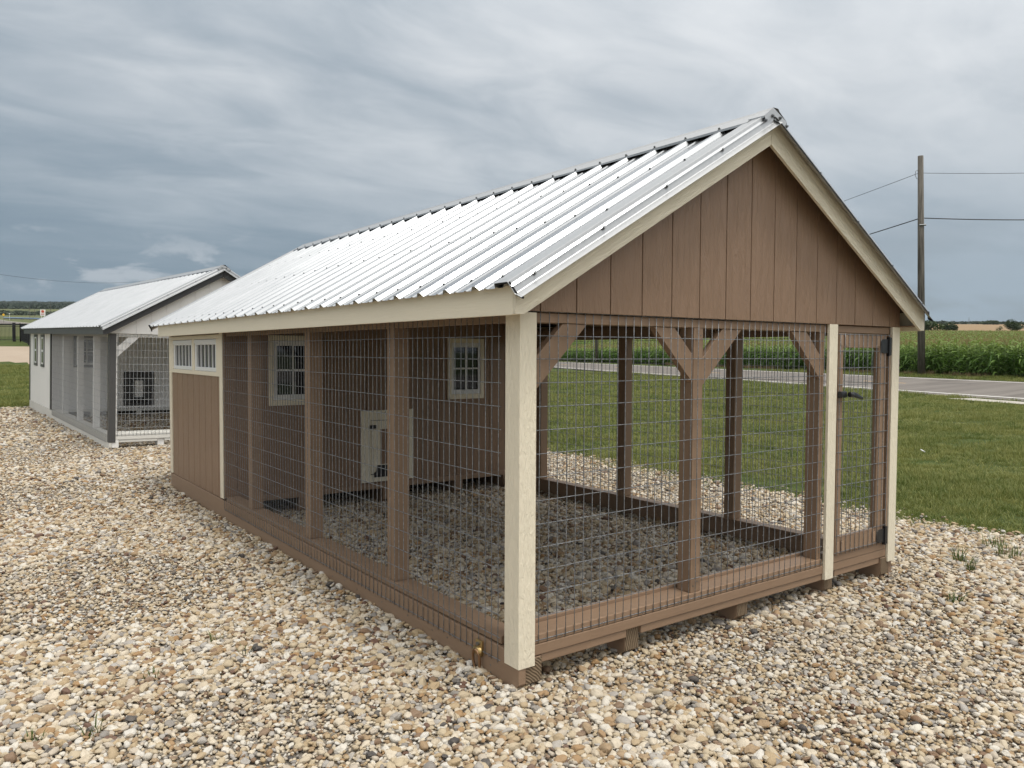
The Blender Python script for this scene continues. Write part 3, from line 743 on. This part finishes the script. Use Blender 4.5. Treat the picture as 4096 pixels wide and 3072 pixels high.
    if front:
        # ---- gate at the right end of the front
        d = MB()
        d.box(2.381, 2.432, .001, .036, .134, 1.474).box(2.834, 2.924, .001, .036, .134, 1.474)
        do = d.build('gate', [lum], A, bevel=.003)
        box('gate_rail', lux, do, 2.4325, 2.8335, .002, .037, 1.388, 1.473, bevel=.003)
        box('gate_rail', lux, do, 2.4325, 2.8335, .002, .037, .136, .240, bevel=.003)
        tag(mesh_panel('y', -.004, 2.389, 2.389+.0508*11, .142, 1.470, .0508, .148, 5).build('wire_mesh', [M['wire']], do, True), kind='stuff')
        pl = None
        for x, z in ((2.386, 1.402), (2.438, 1.400), (2.806, 1.400), (2.386, .15), (2.440, .15), (2.80, .16)):
            if pl is None:
                m = MB().box(0, .030, -.0025, 0, 0, .062)
                for i in range(7):
                    for j in range(2): m.box(.006+j*.012, .012+j*.012, -.0045, -.0026, .004+i*.0084, .0075+i*.0084)
                pl = m.build('nail_plate', [M['plate']], do, loc=(x, 0, z))
            else: copy_part(pl, do, (x, 0, z))
        for z in (1.40, .185):
            m = MB().box(2.930, 2.944, -.016, .004, z-.062, z+.058)
            m.prism([(2.845, z-.03), (2.862, z-.044), (2.930, z-.044), (2.930, z+.044), (2.862, z+.044), (2.845, z+.03)], 'y', -.008, -.0055)
            m.box(2.945, 2.968, -.010, .0015, z-.058, z+.055)
            m.build('hinge', [M['black']], do, bevel=.002)
        m = MB().box(2.372, 2.43, -.03, -.0005, 1.088, 1.126)
        m.tube([(2.44, -.038, 1.107), (2.47, -.040, 1.104)], .017, 10)
        m.prism([(2.45, 1.122), (2.49, 1.120), (2.575, 1.088), (2.575, 1.072), (2.48, 1.09), (2.45, 1.094)], 'y', -.050, -.034)
        m.build('gate_latch', [M['black']], do, True, bevel=.004)
        box('jamb', lum, A, 2.967, 2.984, .004, .060, .134, 1.476)
        box('jamb', lum, A, 2.367, 2.379, .010, .060, .134, 1.476)
        box('door_sill', lux, A, 2.367, 2.984, .012, .110, .0855, .132, bevel=.003)
        # lifting ring
        m = MB().box(-.008, -.0045+.008, .268, .318, -.025, .045)
        do2 = m.build('lifting_ring', [M['zinc']], A, bevel=.003)
        hp = [(-.010+.0*k, .268+.05*0, 0) for k in range(1)]
        MB().prism([(-.004+.020*math.cos(a)*-1, -.004+.020*math.sin(a)) for a in [math.pi*(-.5+i/8) for i in range(9)]], 'y', .266, .320).build('saddle', [M['zinc']], do2, True)
        pts = []
        for i in range(25):
            a = 2*math.pi*i/24; sx = .026*math.copysign(abs(math.sin(a))**.8, math.sin(a)); szz = .047*math.copysign(abs(math.cos(a))**.85, math.cos(a))
            pts.append((-.020-.004*math.cos(a), .292+sx, -.042+szz))
        MB().tube(pts, .0068, 8, False).build('ring', [M['rust']], do2, True)
        MB().tube([(-.008, .293, .030), (-.018, .293, .030)], .009, 6).build('bolt', [M['screw']], do2)
        nl = None
        for k in range(34):
            y = .25+k*.172+random.uniform(-.05, .05)
            for z in ((-.035, -.085) if k % 3 == 0 else (-.04-.03*(k % 2),)):
                p = (.0035, y, z+random.uniform(-.012, .012)); 
                if nl is None: nl = MB().tube([(0, 0, 0), (-.0012, 0, 0)], .0042, 6).build('nail', [M['screw']], A, loc=p)
                else: copy_part(nl, A, p)
        for x, z in ((1.13, .16), (1.16, .18), (1.128, 1.42), (1.165, 1.44), (2.245, .17), (2.24, 1.43)): copy_part(nl, A, (x, .0235, z), (0, 0, math.pi/2))
        st = None
        for k in range(2, 42, 5):
            p = (.117+.0508*(k+.5), .006, .1016)
            if st is None: st = MB().tube([(0, .006, .006), (0, -.002, .006), (0, -.002, -.006), (0, .006, -.006)], .0016, 5).build('staple', [M['galv']], A, loc=p)
            else: copy_part(st, A, p)
        for k in range(1, 80, 6): copy_part(st, A, (-.001, .148+.0508*(k+.4), -.002), (0, 0, -math.pi/2))
    return A
coop(dict(name='chicken_coop', loc=(0, 0, 0), rot=(0, 0, 0), L=6.14, YI=4.22, T2=4.245, dz=0.0, main=True, g0=.108, posts=(1.149, 2.342, 3.545),
     label='large brown wire-fronted coop with cream trim and a shiny metal roof',
     mats=('brown', 'cream', 'cream_y', 'cream_rl', 'cream_rr', 'brown_wood', 'brown_x', 'brown_y')))
coop(dict(name='chicken_coop', loc=(-.029, 9.678, .048), rot=(.0182, .0178, .0395), L=8.0, YI=4.95, T2=5.10, dz=.03, main=False, g0=.144, posts=(1.155, 2.45, 3.84),
     label='white coop with charcoal trim standing behind the brown one at left',
     mats=('white', 'char', 'char_y', 'char_r', 'char_r', 'white', 'white_x', 'white_y')))

# ------------------------------------------------------------------ vegetation
def leaf_mat(name, c1, c2, tip=None, tr=.35, patch=True):
    def fn(b, p, nt):
        r = b.n('ShaderNodeObjectInfo').outputs['Random']; pos = b.n('ShaderNodeNewGeometry').outputs['Position']
        f = b.m('ADD', b.m('MULTIPLY', r, .42), b.m('MULTIPLY', b.noise(pos, .38, 5, .68, .6).outputs[0], .95)); f = b.m('SUBTRACT', f, .12)
        c = b.mix(b.mr(f, .2, .85), (*c1, 1), (*c2, 1))
        if tip:
            zz = b.n('ShaderNodeSeparateXYZ', {0: b.n('ShaderNodeTexCoord').outputs['Object']}).outputs[2]
            c = b.mix(b.m('MULTIPLY', b.mr(zz, tip[1], tip[2]), tip[3]), c, (*tip[0], 1))
        setc(b, p, c, .55, None, .3)
        t = b.n('ShaderNodeBsdfTranslucent', {0: c}); mx = b.n('ShaderNodeMixShader', {0: tr, 1: p.outputs[0], 2: t.outputs[0]})
        out = [n for n in nt.nodes if n.type == 'OUTPUT_MATERIAL'][0]; nt.links.new(mx.outputs[0], out.inputs[0])
    return mat(name, fn)
M['grass'] = leaf_mat('grass_blades', (.085, .130, .026), (.235, .240, .070), ((.31, .29, .12), .03, .09, .5))
M['weed'] = leaf_mat('weed_blades', (.06, .10, .022), (.10, .13, .035))
M['dry'] = leaf_mat('dry_grass', (.16, .12, .06), (.28, .20, .11))
M['corn'] = leaf_mat('corn_leaf', (.055, .125, .020), (.15, .25, .05), ((.19, .25, .06), .9, 1.8, .7), .4)
M['tassel'] = leaf_mat('corn_tassel', (.22, .19, .075), (.33, .26, .12))
M['stalk'] = simple('corn_stalk', (.09, .13, .035), .6)
M['tree'] = leaf_mat('tree_leaves', (.022, .042, .012), (.05, .075, .022), None, .25)
M['wood'] = leaf_mat('far_wood_leaves', (.022, .038, .020), (.045, .062, .030), None, .15)
M['bark'] = simple('bark', (.07, .055, .04), .9)
def tuft(name, nb, h, spread, m, seed, wdt=.004, lean=.55):
    rg = random.Random(seed); vs = []; fs = []
    for _ in range(nb):
        a = rg.uniform(0, 6.28); r = spread*math.sqrt(rg.random()); bx, by = r*math.cos(a), r*math.sin(a)
        da = a+rg.uniform(-1.2, 1.2); hh = h*rg.uniform(.45, 1.1); ln = hh*rg.uniform(.1, lean*1.6)
        w = wdt*rg.uniform(.7, 1.3); px, py = -math.sin(da)*w/2, math.cos(da)*w/2; o = len(vs)
        for t, k in ((0, 1), (.55, .8), (1, 0)):
            cx, cy, cz = bx+math.cos(da)*ln*t*t, by+math.sin(da)*ln*t*t, hh*(t-.25*t*t*lean)
            if k: vs += [(cx-px*k, cy-py*k, cz), (cx+px*k, cy+py*k, cz)]
            else: vs.append((cx, cy, cz))
        fs += [(o, o+1, o+3, o+2), (o+2, o+3, o+4)]
    me = bpy.data.meshes.new(name); me.from_pydata(vs, [], fs); me.materials.append(M[m]); me.update(); return me
def place(name, me, p, rz=0, s=1.0):
    o = bpy.data.objects.new(name, me); COL.objects.link(o); o.location = p; o.rotation_euler = (0, 0, rz); o.scale = (s, s, s); return o
# weeds growing through the stones
WD = [(-1.22, 1.08, 12, .05, 'small green weed in the gravel, farthest left of the foreground'), (-.88, 1.34, 16, .07, 'leafy green weed sprouting between stones left of the long timber rim'),
      (-.80, 1.12, 12, .05, 'low weed beside the leafy one in the gravel near the timber rim'), (-1.52, .66, 16, .08, 'thin grass weed in the gravel at the lower left'),
      (-1.70, .74, 10, .06, 'sparse grass weed at the left edge of the gravel'), (3.77, -.10, 34, .15, 'tall grass weed in the gravel right of the gate, the one nearest the lawn'),
      (3.60, -.24, 26, .14, 'tall thin weed in the gravel just in front of the tallest one'), (2.80, -.51, 34, .09, 'spiky low weed alone in the gravel at lower right'),
      (4.20, -.25, 60, .13, 'wide grassy weed clump at the right edge of the gravel'), (4.45, -.05, 50, .12, 'bushy weed clump where gravel meets the lawn on the right'),
      (3.30, .42, 20, .07, 'short weed beside the right corner post of the brown coop')]
for i, (x, y, nb, h, lb) in enumerate(WD):
    o = place('weed', tuft('weed', nb, h, .035+.05*(nb > 40), 'weed', 100+i, .005), (x, y, padz(x, y)+.008), i); tag(o, lb, 'weed', 'weeds in the gravel')
# lawn: four kinds of tuft stand at its edge, the rest is scattered
src = []
for i, (x, y) in enumerate(((5.25, 1.2), (5.35, 1.9), (5.5, .6), (5.4, 2.7))):
    o = place('grass_tuft', tuft('grass_tuft', 30, .075, .075, 'grass', 20+i, .0045), (x, y, gz(x, y)), i)
    tag(o, 'green grass tuft at the edge of the lawn beside the gravel', 'grass', 'grass tufts along the lawn edge'); src.append(o)
def obj_var(objs):
    def f(b):
        out = []
        for o in objs:
            x = b.n('GeometryNodeObjectInfo'); x.inputs['Object'].default_value = o; x.inputs['As Instance'].default_value = True; out.append(x.outputs['Geometry'])
        return out
    return f
GX, GY, GS = [], [], []
def on_lawn(X, Y):
    n = X*RDn.x+Y*RDn.y
    ex = np.interp(Y, np.arange(-13, 20, .1), [edge_x(t) for t in np.arange(-13, 20, .1)]); ey = np.interp(X, np.arange(-12, 7, .1), [edge_y(t) for t in np.arange(-12, 7, .1)])
    jit = rng.normal(0, .20, X.size)
    pad = (X < ex+jit) & (Y < ey+jit) & (X > -11)
    return ~pad & ((n < 20.45+rng.normal(0, .10, X.size)) | ((n > 29.5) & (n < 32.3))) & ~((n > 18.72) & (n < 19.78) & ((X*RD.x+Y*RD.y) < 18.5+rng.normal(0, .25, X.size)))
for d0, d1, st, sz in ((0, 12, .058, 1.0), (12, 18, .085, 1.15), (18, 28, .13, 1.45), (28, 60, .24, 2.0)):
    X, Y = jgrid(CAM.x-14, CAM.x+d1, CAM.y-4, CAM.y+d1, st); k = wedge(X, Y, d0, d1); X, Y = X[k], Y[k]
    dx, dy = X-CAM.x, Y-CAM.y; a = np.arctan2(dx, dy)
    k = ((a > .52) | (a < .26)) & on_lawn(X, Y); s = dx*math.sin(YAW)+dy*math.cos(YAW); k &= ~((a < .3) & (s > 49.6))
    X, Y = X[k], Y[k]; GX.append(X); GY.append(Y); GS.append(np.full(X.size, sz))
GX, GY, GS = map(np.concatenate, (GX, GY, GS)); N = GX.size
patch = np.array([mnoise.noise(Vector((x*.5, y*.5, 9)))+.5*mnoise.noise(Vector((x*1.7, y*1.7, 2))) for x, y in zip(GX, GY)])
bare = np.hypot((GX-11.8)/.9, (GY-3.4)/.35) < 1
patch2 = np.array([mnoise.noise(Vector((x*1.3, y*1.3, 21))) for x, y in zip(GX, GY)]); k = rng.random(N) < np.clip(.72+patch*.55, .12, 1)*np.where(bare, .15, 1)*np.where(patch2 < -.28, .45, 1); GX, GY, GS, patch = GX[k], GY[k], GS[k], patch[k]; N = GX.size
hs = GS*rng.uniform(.55, 1.25, N)*(1+.55*patch)*np.where(rng.random(N) > .965, 1.7, 1)
gzv = np.array([gz(x, y) for x, y in zip(GX, GY)])-.005
gr = point_obj('grass', np.stack([GX, GY, gzv], 1), np.stack([np.zeros(N), np.zeros(N), rng.uniform(0, 6.28, N)], 1), np.stack([GS*1.15, GS*1.15, hs], 1), rng.integers(0, 4, N)); tag(gr, kind='stuff')
gn_scatter(gr, obj_var(src))
# corn
def corn_mesh(seed):
    rg = random.Random(seed); mb = MB(); H = rg.uniform(1.62, 1.85)
    mb.tube([(0, 0, 0), (.01, .0, H*.5), (.0, .01, H)], [.013, .010, .005], 4, mi=1)
    for k in range(11):
        z = .18+(H-.28)*k/10; a = (k % 2)*math.pi+rg.uniform(-.7, .7); ln = rg.uniform(.65, .98)*(1-.25*abs(k-5)/5); up_ = rg.uniform(.5, 1.0); w = rg.uniform(.085, .125)
        c, s_ = math.cos(a), math.sin(a); o = []
        tw = rg.uniform(-.5, .5)
        for t, wk in ((0, .5), (.25, 1), (.5, .95), (.75, .65), (1, .05)):
            r = ln*t*(.85 if t < .6 else .80); zz = z+ln*(up_*t-1.15*up_*t*t*rg.uniform(.8, 1.15))
            q = w*wk/2; tz = q*math.sin(tw*t*2)
            o += [(c*r-s_*q, s_*r+c*q, zz+tz), (c*r+s_*q, s_*r-c*q, zz-tz)]
        mb.add(o, [(2*i, 2*i+1, 2*i+3, 2*i+2) for i in range(4)], 0)
    for k in range(7):
        a = rg.uniform(0, 6.28); l = rg.uniform(.16, .26); t = .35 if k else 0; c, s_ = math.cos(a)*t, math.sin(a)*t
        mb.add([(-.006, 0, H-.02), (.006, 0, H-.02), (c*l+.004, s_*l, H+l*.95), (c*l-.004, s_*l, H+l*.95)], [(0, 1, 2, 3)], 2)
    me = mb.mesh('corn_plant', [M['corn'], M['stalk'], M['tassel']]); return me
cm = [corn_mesh(300+i) for i in range(5)]
cs = []
mrow = [4+.42*i for i in range(110)]
for i, m_ in enumerate(mrow):
    x, y = road(32.1+random.uniform(-.12, .12), m_+random.uniform(-.1, .1))
    o = place('corn_plant', cm[i % 5], (x, y, gz(x, y)-.02), random.uniform(0, 6.28), random.uniform(.88, 1.06))
    tag(o, 'tall green corn plant in the front row of the field beyond the road', 'corn', 'corn plants along the field edge'); cs.append(o)
CX, CY, CSz = [], [], []
for n0, n1, dn, dm in ((32.4, 56, .55, .24), (56, 100, .95, .55), (100, 270, 1.7, 1.15)):
    Nn, Mm = np.meshgrid(np.arange(n0, n1, dn), np.arange(-60, 320, dm)); Nn = Nn.ravel()+rng.uniform(-.12, .12, Nn.size)*(1+4*(n0 > 60)); Mm = Mm.ravel()+rng.uniform(-.12, .12, Mm.size)*(1+4*(n0 > 60))
    X, Y = Nn*RDn.x+Mm*RD.x, Nn*RDn.y+Mm*RD.y; a = np.arctan2(X-CAM.x, Y-CAM.y); dist = np.hypot(X-CAM.x, Y-CAM.y)
    k = (a > .63) & (a < YAW+.68); 
    sv = (X-CAM.x)*math.sin(YAW)+(Y-CAM.y)*math.cos(YAW); k &= (sv < 284)
    if n0 < 50: k &= (dist < 170)
    CX.append(X[k]); CY.append(Y[k]); CSz.append(np.full(k.sum(), 1.0 if n0 < 50 else 1.25 if n0 < 90 else 1.6))
CX, CY, CSz = map(np.concatenate, (CX, CY, CSz)); N = CX.size; sc_ = rng.uniform(.9, 1.08, N)
cz_ = np.array([gz(x, y) for x, y in zip(CX, CY)])
corn = point_obj('cornfield', np.stack([CX, CY, cz_], 1), np.stack([rng.normal(0, .05, N), rng.normal(0, .05, N), rng.uniform(0, 6.28, N)], 1), np.stack([sc_*CSz, sc_*CSz, sc_], 1), rng.integers(0, 5, N)); tag(corn, kind='stuff')
gn_scatter(corn, obj_var(cs[:5]))
# brown grass along the foot of the corn
ds = place('grass_tuft', tuft('grass_tuft', 26, .30, .14, 'dry', 77, .010), (*road(31.5, 7.0), gz(*road(31.5, 7.0)))); tag(ds, 'dry brown grass tuft at the foot of the corn beyond the road', 'grass')
N = 420; nn_, mm_ = rng.normal(31.55, .18, N), rng.uniform(-2, 70, N); dens = np.array([mnoise.noise(Vector((m_*.22, 4, 0))) for m_ in mm_]) > -.05
nn_, mm_ = nn_[dens], mm_[dens]; N = nn_.size; X, Y = nn_*RDn.x+mm_*RD.x, nn_*RDn.y+mm_*RD.y; s_ = rng.uniform(.5, 1.2, N)
dg = point_obj('dry_grass', np.stack([X, Y, [gz(x, y) for x, y in zip(X, Y)]], 1), np.stack([0*X, 0*X, rng.uniform(0, 6, N)], 1), np.stack([s_]*3, 1), np.zeros(N)); tag(dg, kind='stuff'); gn_scatter(dg, obj_var([ds]))
# trees
def crown_mesh(name, w, h, seed, n, leaf, m, base=.15):
    rg = random.Random(seed); vs = []; fs = []
    lumps = [(rg.uniform(-.32, .32)*w, rg.uniform(-.32, .32)*w, h*rg.uniform(base+.12, .78), rg.uniform(.17, .30)) for _ in range(9)]
    for _ in range(n):
        lx, ly, lz, lr = rg.choice(lumps)
        d_ = Vector((rg.gauss(0, 1), rg.gauss(0, 1), rg.gauss(0, 1))).normalized()*(rg.random()**.35)
        p = Vector((lx+d_.x*lr*w, ly+d_.y*lr*w, lz+d_.z*lr*h*1.0)); p.z = max(p.z, h*base*.5)
        q = Vector((rg.gauss(0, 1), rg.gauss(0, 1), rg.gauss(0, .7))).normalized(); r_ = q.cross(Vector((rg.gauss(0, 1), rg.gauss(0, 1), rg.gauss(0, 1)))).normalized()
        s_ = leaf*rg.uniform(.6, 1.3); o = len(vs)
        vs += [p-q*s_, p+r_*s_*.5, p+q*s_, p-r_*s_*.5]; fs.append((o, o+1, o+2, o+3))
    me = bpy.data.meshes.new(name); me.from_pydata([tuple(v) for v in vs], [], fs); me.materials.append(M[m]); me.update(); return me
def tree(name, u, s, wpx, hpx, seed, lb, cat='tree', n=900, m='tree', group=None, vb=None):
    dd = ray(u, 1411); x, y = CAM.x+dd.x*s, CAM.y+dd.y*s; z = gz(x, y)
    if vb is not None: z = max(z, CAM.z-(vb-1411)/F_PX*s) if False else z
    w, h = wpx/F_PX*s, hpx/F_PX*s
    e = empty(name, (x, y, z-.1), lb, cat, group)
    MB().tube([(0, 0, 0), (.05*w, 0, h*.3), (0, .04*w, h*.6)], [w*.035, w*.025, w*.012], 6).build('trunk', [M['bark']], e)
    c = bpy.data.objects.new('crown', crown_mesh('crown', w*1.25, h*1.05, seed, n*2, w*.055, m)); COL.objects.link(c); c.parent = e
tree('bush', 3690, 290, 100, 58, 1, 'dark bush at the far corn edge, half hidden by the brown coop eave', 'bush', group='bushes beyond the corn')
tree('bush', 3797, 300, 62, 52, 2, 'ragged dark green bush beyond the corn, right of the utility pole', 'bush', group='bushes beyond the corn')
tree('bush', 3994, 300, 22, 34, 3, 'smallest dark bush beyond the corn', 'bush', n=300, group='bushes beyond the corn')
tree('bush', 4046, 300, 60, 58, 4, 'rounded dark bush beyond the corn, nearest the right edge', 'bush', group='bushes beyond the corn')
tree('tree_grove', 3958, 900, 56, 15, 5, 'dark low grove on the horizon beyond the tan field', 'grove', n=700)
# far woods as one mass each
def wood(name, u0, u1, s0, s1, n, hpx, leaf, seed, flat=1.0):
    rg = random.Random(seed); vs = []; fs = []
    for _ in range(n):
        u = rg.uniform(u0, u1); s = rg.uniform(s0, s1); dd = ray(u, 1411); x, y = CAM.x+dd.x*s, CAM.y+dd.y*s; z0 = gz(x, y)
        hh = hpx/F_PX*s*(.55+.45*mnoise.noise(Vector((u*.045, s*.004, seed))))*rg.uniform(.6, 1.1)
        for _k in range(9):
            p = Vector((x+rg.gauss(0, .35)*leaf*2, y+rg.gauss(0, .35)*leaf*2, z0+hh*rg.random()**.7))
            q = Vector((rg.gauss(0, 1), rg.gauss(0, 1), rg.gauss(0, .6))).normalized(); r_ = q.cross(Vector((rg.gauss(0, 1), rg.gauss(0, 1), 1))).normalized(); o = len(vs); s_ = leaf*rg.uniform(.5, 1.2)
            vs += [tuple(p-q*s_), tuple(p+r_*s_*.6), tuple(p+q*s_), tuple(p-r_*s_*.6)]; fs.append((o, o+1, o+2, o+3))
    me = bpy.data.meshes.new(name); me.from_pydata(vs, [], fs); me.materials.append(M['wood']); me.update(); o = bpy.data.objects.new(name, me); COL.objects.link(o); tag(o, kind='stuff')
wood('far_wood', 3500, 4300, 1050, 1350, 1100, 14, 2.2, 11)
wood('far_wood', -150, 420, 980, 1080, 900, 17, 2.0, 12)
wood('wooded_hill', -200, 480, 1500, 3500, 5200, 9, 7.0, 13)
# ------------------------------------------------------------------ poles and cables
def pole_m(b, p, nt):
    oc = b.n('ShaderNodeTexCoord').outputs['Object']
    g = b.noise(b.n('ShaderNodeMapping', {'Vector': oc, 'Scale': (14, 14, .7)}).outputs[0], 1.0, 5, .65).outputs[0]
    setc(b, p, b.mix(b.mr(g, .3, .7), (.060, .055, .048, 1), (.165, .150, .130, 1)), .9, bump(b, g, .6, .02), .2)
M['pole'] = mat('weathered_pole', pole_m); M['cable'] = simple('cable_black', (.03, .032, .035), .6)
def upole(p, h, lean, lb, r=.15):
    e = empty('utility_pole', p, lb, 'utility pole', 'wooden utility poles along the road', (0, lean, 0)); e.rotation_euler = (0, lean, YAW*-1)
    MB().tube([(0, 0, -.3), (0, 0, h*.5), (0, 0, h)], [r*1.35, r*1.15, r*.95], 12).build('shaft', [M['pole']], e, True)
    m = MB(); m.tube([(-.02, 0, h-.75), (-.25, 0, h-.82)], .02, 6); m.tube([(-r-.02, -r, h*.685), (r+.05, -r, h*.685)], .05, 6); m.build('bracket', [M['screw']], e)
    MB().tube([(-.30, -.05, h-.84), (-.34, -.06, h-1.05), (-.26, -.06, h-1.25), (-r, -.12, h-1.32)], .012, 5).build('wire_loop', [M['cable']], e)
    return e
SP = 44.0
pb = at(3686, 1490, SP); pb.z = gz(pb.x, pb.y); ptop = at(3677, 632, SP); HP = ptop.z-pb.z
upole(pb, HP, -.029+.0, 'tall weathered wooden utility pole standing at the corn edge right of the coop')
t2 = None
for k in range(400):
    q = Vector((pb.x+RD.x*k*.25, pb.y+RD.y*k*.25, 0)); dx = Vector((q.x-CAM.x, q.y-CAM.y, 0)); uu = 2048+F_PX*dx.dot(rt0)/dx.dot(Vector((math.sin(YAW), math.cos(YAW), 0)))
    if uu < 2385: t2 = q; break
t2.z = gz(t2.x, t2.y); upole(t2, 11.0, 0.0, 'distant utility pole seen through the wire of the coop run')
t3 = at(4900, 1411, 50); t3.z = gz(t3.x, t3.y); upole(t3, 12.0, 0.0, 'utility pole past the right edge of the view')
def cable(p, q, sag, r, lb, name='power_cable'):
    pts = [p.lerp(q, i/24)-Vector((0, 0, 4*sag*(i/24)*(1-i/24))) for i in range(25)]
    o = MB().tube(pts, r, 5).build(name, [M['cable']], None, True); tag(o, lb, 'cable')
c1, c2 = at(3676, 692, SP-.1), at(3683, 872, SP-.1)
cable(c1, at(4900, 650, 50), .25, .014, 'thin upper wire running right from the utility pole')
cable(c2, at(4900, 842, 50), .30, .030, 'thick lower cable running right from the utility pole')
cable(c1, Vector((t2.x, t2.y, t2.z+10.4)), .5, .014, 'thin upper wire running from the pole down behind the coop roof')
cable(c2, Vector((t2.x, t2.y, t2.z+7.4)), .6, .030, 'thick lower cable running from the pole down behind the coop roof')
# line crossing the sky at far left, with the pole it hangs from hidden behind the white coop
la, lb_ = at(-420, 1022, 60), at(560, 1126, 110)
q = Vector((lb_.x, lb_.y, gz(lb_.x, lb_.y))); upole(q, lb_.z-q.z, 0.0, 'utility pole hidden behind the white coop roof')
cable(la, lb_, .9, .014, 'thin wire crossing the grey sky above the white coop at left')
# far poles on the left
for u, vt, s, hpx, lb in ((118, 1226, 800, 44, 'slim dark pole against the wooded hill, left of the store sign'), (138, 1233, 900, 32, 'faint thin pole between the slim pole and the store sign'), (201, 1217, 700, 50, 'tallest far pole, just above the white coop roof')):
    p = at(u, vt, s); hgt = hpx/F_PX*s; z = gz(p.x, p.y); e = empty('power_pole', (p.x, p.y, z), lb, 'pole', 'far power poles'); MB().tube([(0, 0, 0), (0, 0, p.z-z)], [.28, .2], 6).build('shaft', [M['pole']], e)
p = at(3876, 1270, 1000); z = gz(p.x, p.y); e = empty('radio_mast', (p.x, p.y, z), 'thin lattice mast on the horizon right of the utility pole', 'mast'); MB().tube([(0, 0, 0), (0, 0, p.z-z)], [.35, .2], 4).build('shaft', [M['pole']], e)
# ------------------------------------------------------------------ black picket fence at far left
def fence():
    a, c, dpt = hit(-260, 1366), hit(82, 1367), hit(150, 1394)
    e = empty('metal_fence', a, 'black metal picket fence behind the concrete yard at far left', 'fence')
    pk = MB(); H = 1.62
    def fz(p): return gz(p.x, p.y)-a.z
    for p, q in ((a, c), (c, dpt)):
        n = int((q-p).length/.12)
        for i in range(n+1):
            r_ = p.lerp(q, i/n); x, y, z = r_.x-a.x, r_.y-a.y, fz(r_); pk.box(x-.012, x+.012, y-.012, y+.012, z+.1, z+H)
        for zz in (.18, H-.22, H-.08):
            MB().tube([(p.lerp(q, i/10).x-a.x, p.lerp(q, i/10).y-a.y, fz(p.lerp(q, i/10))+zz) for i in range(11)], .022, 4).build('rail', [M['black']], e)
        for i in range(5 if p is a else 3):
            r_ = p.lerp(q, i/(4 if p is a else 2)); x, y, z = r_.x-a.x, r_.y-a.y, fz(r_); box('post', M['black'], e, x-.05, x+.05, y-.05, y+.05, z-.1, z+H+.05)
    tag(pk.build('picket', [M['black']], e), kind='stuff')
    r_ = hit(57, 1366); x, y, z = r_.x-a.x, r_.y-a.y, fz(r_); box('gate_post', M['black'], e, x-.12, x+.12, y-.12, y+.12, z-.1, z+1.72)
fence()
# ------------------------------------------------------------------ roadside things far left
M['canopy'] = simple('canopy_blue', (.28, .40, .62), .5); M['navy'] = simple('canopy_navy', (.02, .04, .10), .5); M['wpaint'] = simple('white_enamel', (.75, .75, .74), .5)
M['yellow'] = simple('sign_yellow', (.75, .42, .02), .5); M['orange'] = simple('sign_orange', (.62, .16, .04), .5); M['red'] = simple('sign_red', (.45, .03, .04), .5)
def facing(p): return math.atan2(p.x-CAM.x, p.y-CAM.y)
p = at(85, 1272, 780); z = gz(p.x, p.y); e = empty('fuel_canopy', (p.x, p.y, z), 'long pale blue flat canopy on white columns at far left', 'canopy', None, (0, 0, -facing(p)))
hz = p.z-z; box('roof_slab', M['canopy'], e, -15, 22, -4, 4, hz-.3, hz+.3); box('soffit', M['navy'], e, -14.5, 21.5, -4.1, 3.5, hz-.9, hz-.32)
for x in (-9.4, 1, 6, 14, 20): box('column', M['wpaint'], e, x-.3, x+.3, -.3, .3, -.5, hz-.92)
p = at(171, 1250, 560); z = gz(p.x, p.y); e = empty('pylon_sign', (p.x, p.y, z), 'white roadside pylon sign with an orange round emblem and red lettering', 'sign', None, (0, 0, -facing(p)))
k = 560/F_PX; hz = p.z-z; box('panel', M['wpaint'], e, -9*k, 9*k, -.2, .2, hz-13*k, hz+11.5*k)
MB().tube([(0, -.22, hz+4.2*k), (0, -.3, hz+4.2*k)], 5.6*k, 20).build('emblem', [M['orange']], e); MB().tube([(0, -.31, hz+4.2*k), (0, -.36, hz+4.2*k)], 3.0*k, 16).build('emblem_centre', [M['red']], e)
m = MB()
for i in range(6): m.box((-5.6+i*1.9)*k, (-4.4+i*1.9)*k, -.3, -.21, hz-8.5*k, hz-(4.2 if i in (0, 3) else 5.4)*k)
m.build('lettering', [M['red']], e)
for x in (-5*k, 5*k): box('leg', M['wpaint'], e, x-.15, x+.15, -.1, .1, -.3, hz-13*k)
p = at(14, 1259, 250); z = gz(p.x, p.y); e = empty('warning_sign', (p.x, p.y, z), 'yellow diamond warning sign on a post at the far left edge', 'sign', None, (0, 0, -facing(p)))
hz = p.z-z; MB().prism([(0, hz-.42), (.42, hz), (0, hz+.42), (-.42, hz)], 'y', -.06, -.03).build('sign_plate', [M['yellow']], e); MB().tube([(0, 0, 0), (0, 0, hz+.3)], .04, 6).build('post', [M['pole']], e)
p = at(38, 1256, 700); z = gz(p.x, p.y); e = empty('lamp_post', (p.x, p.y, z), 'small white lamp post beside the blue canopy at far left', 'lamp post'); hz = p.z-z
MB().tube([(0, 0, 0), (0, 0, hz)], .12, 6).build('post', [M['wpaint']], e); box('lamp_head', M['wpaint'], e, -.5, .5, -.3, .3, hz, hz+.6)
# scrap of litter on the lawn
o = MB().prism([(-.03, -.02), (.03, -.025), (.035, .02), (-.02, .03)], 'z', 0, .012).build('litter', [M['wpaint']], None, loc=(9.65, 3.03, gz(9.65, 3.03)+.06)); o.rotation_euler = (.5, .3, 0); tag(o, 'scrap of white litter lying on the lawn', 'litter')
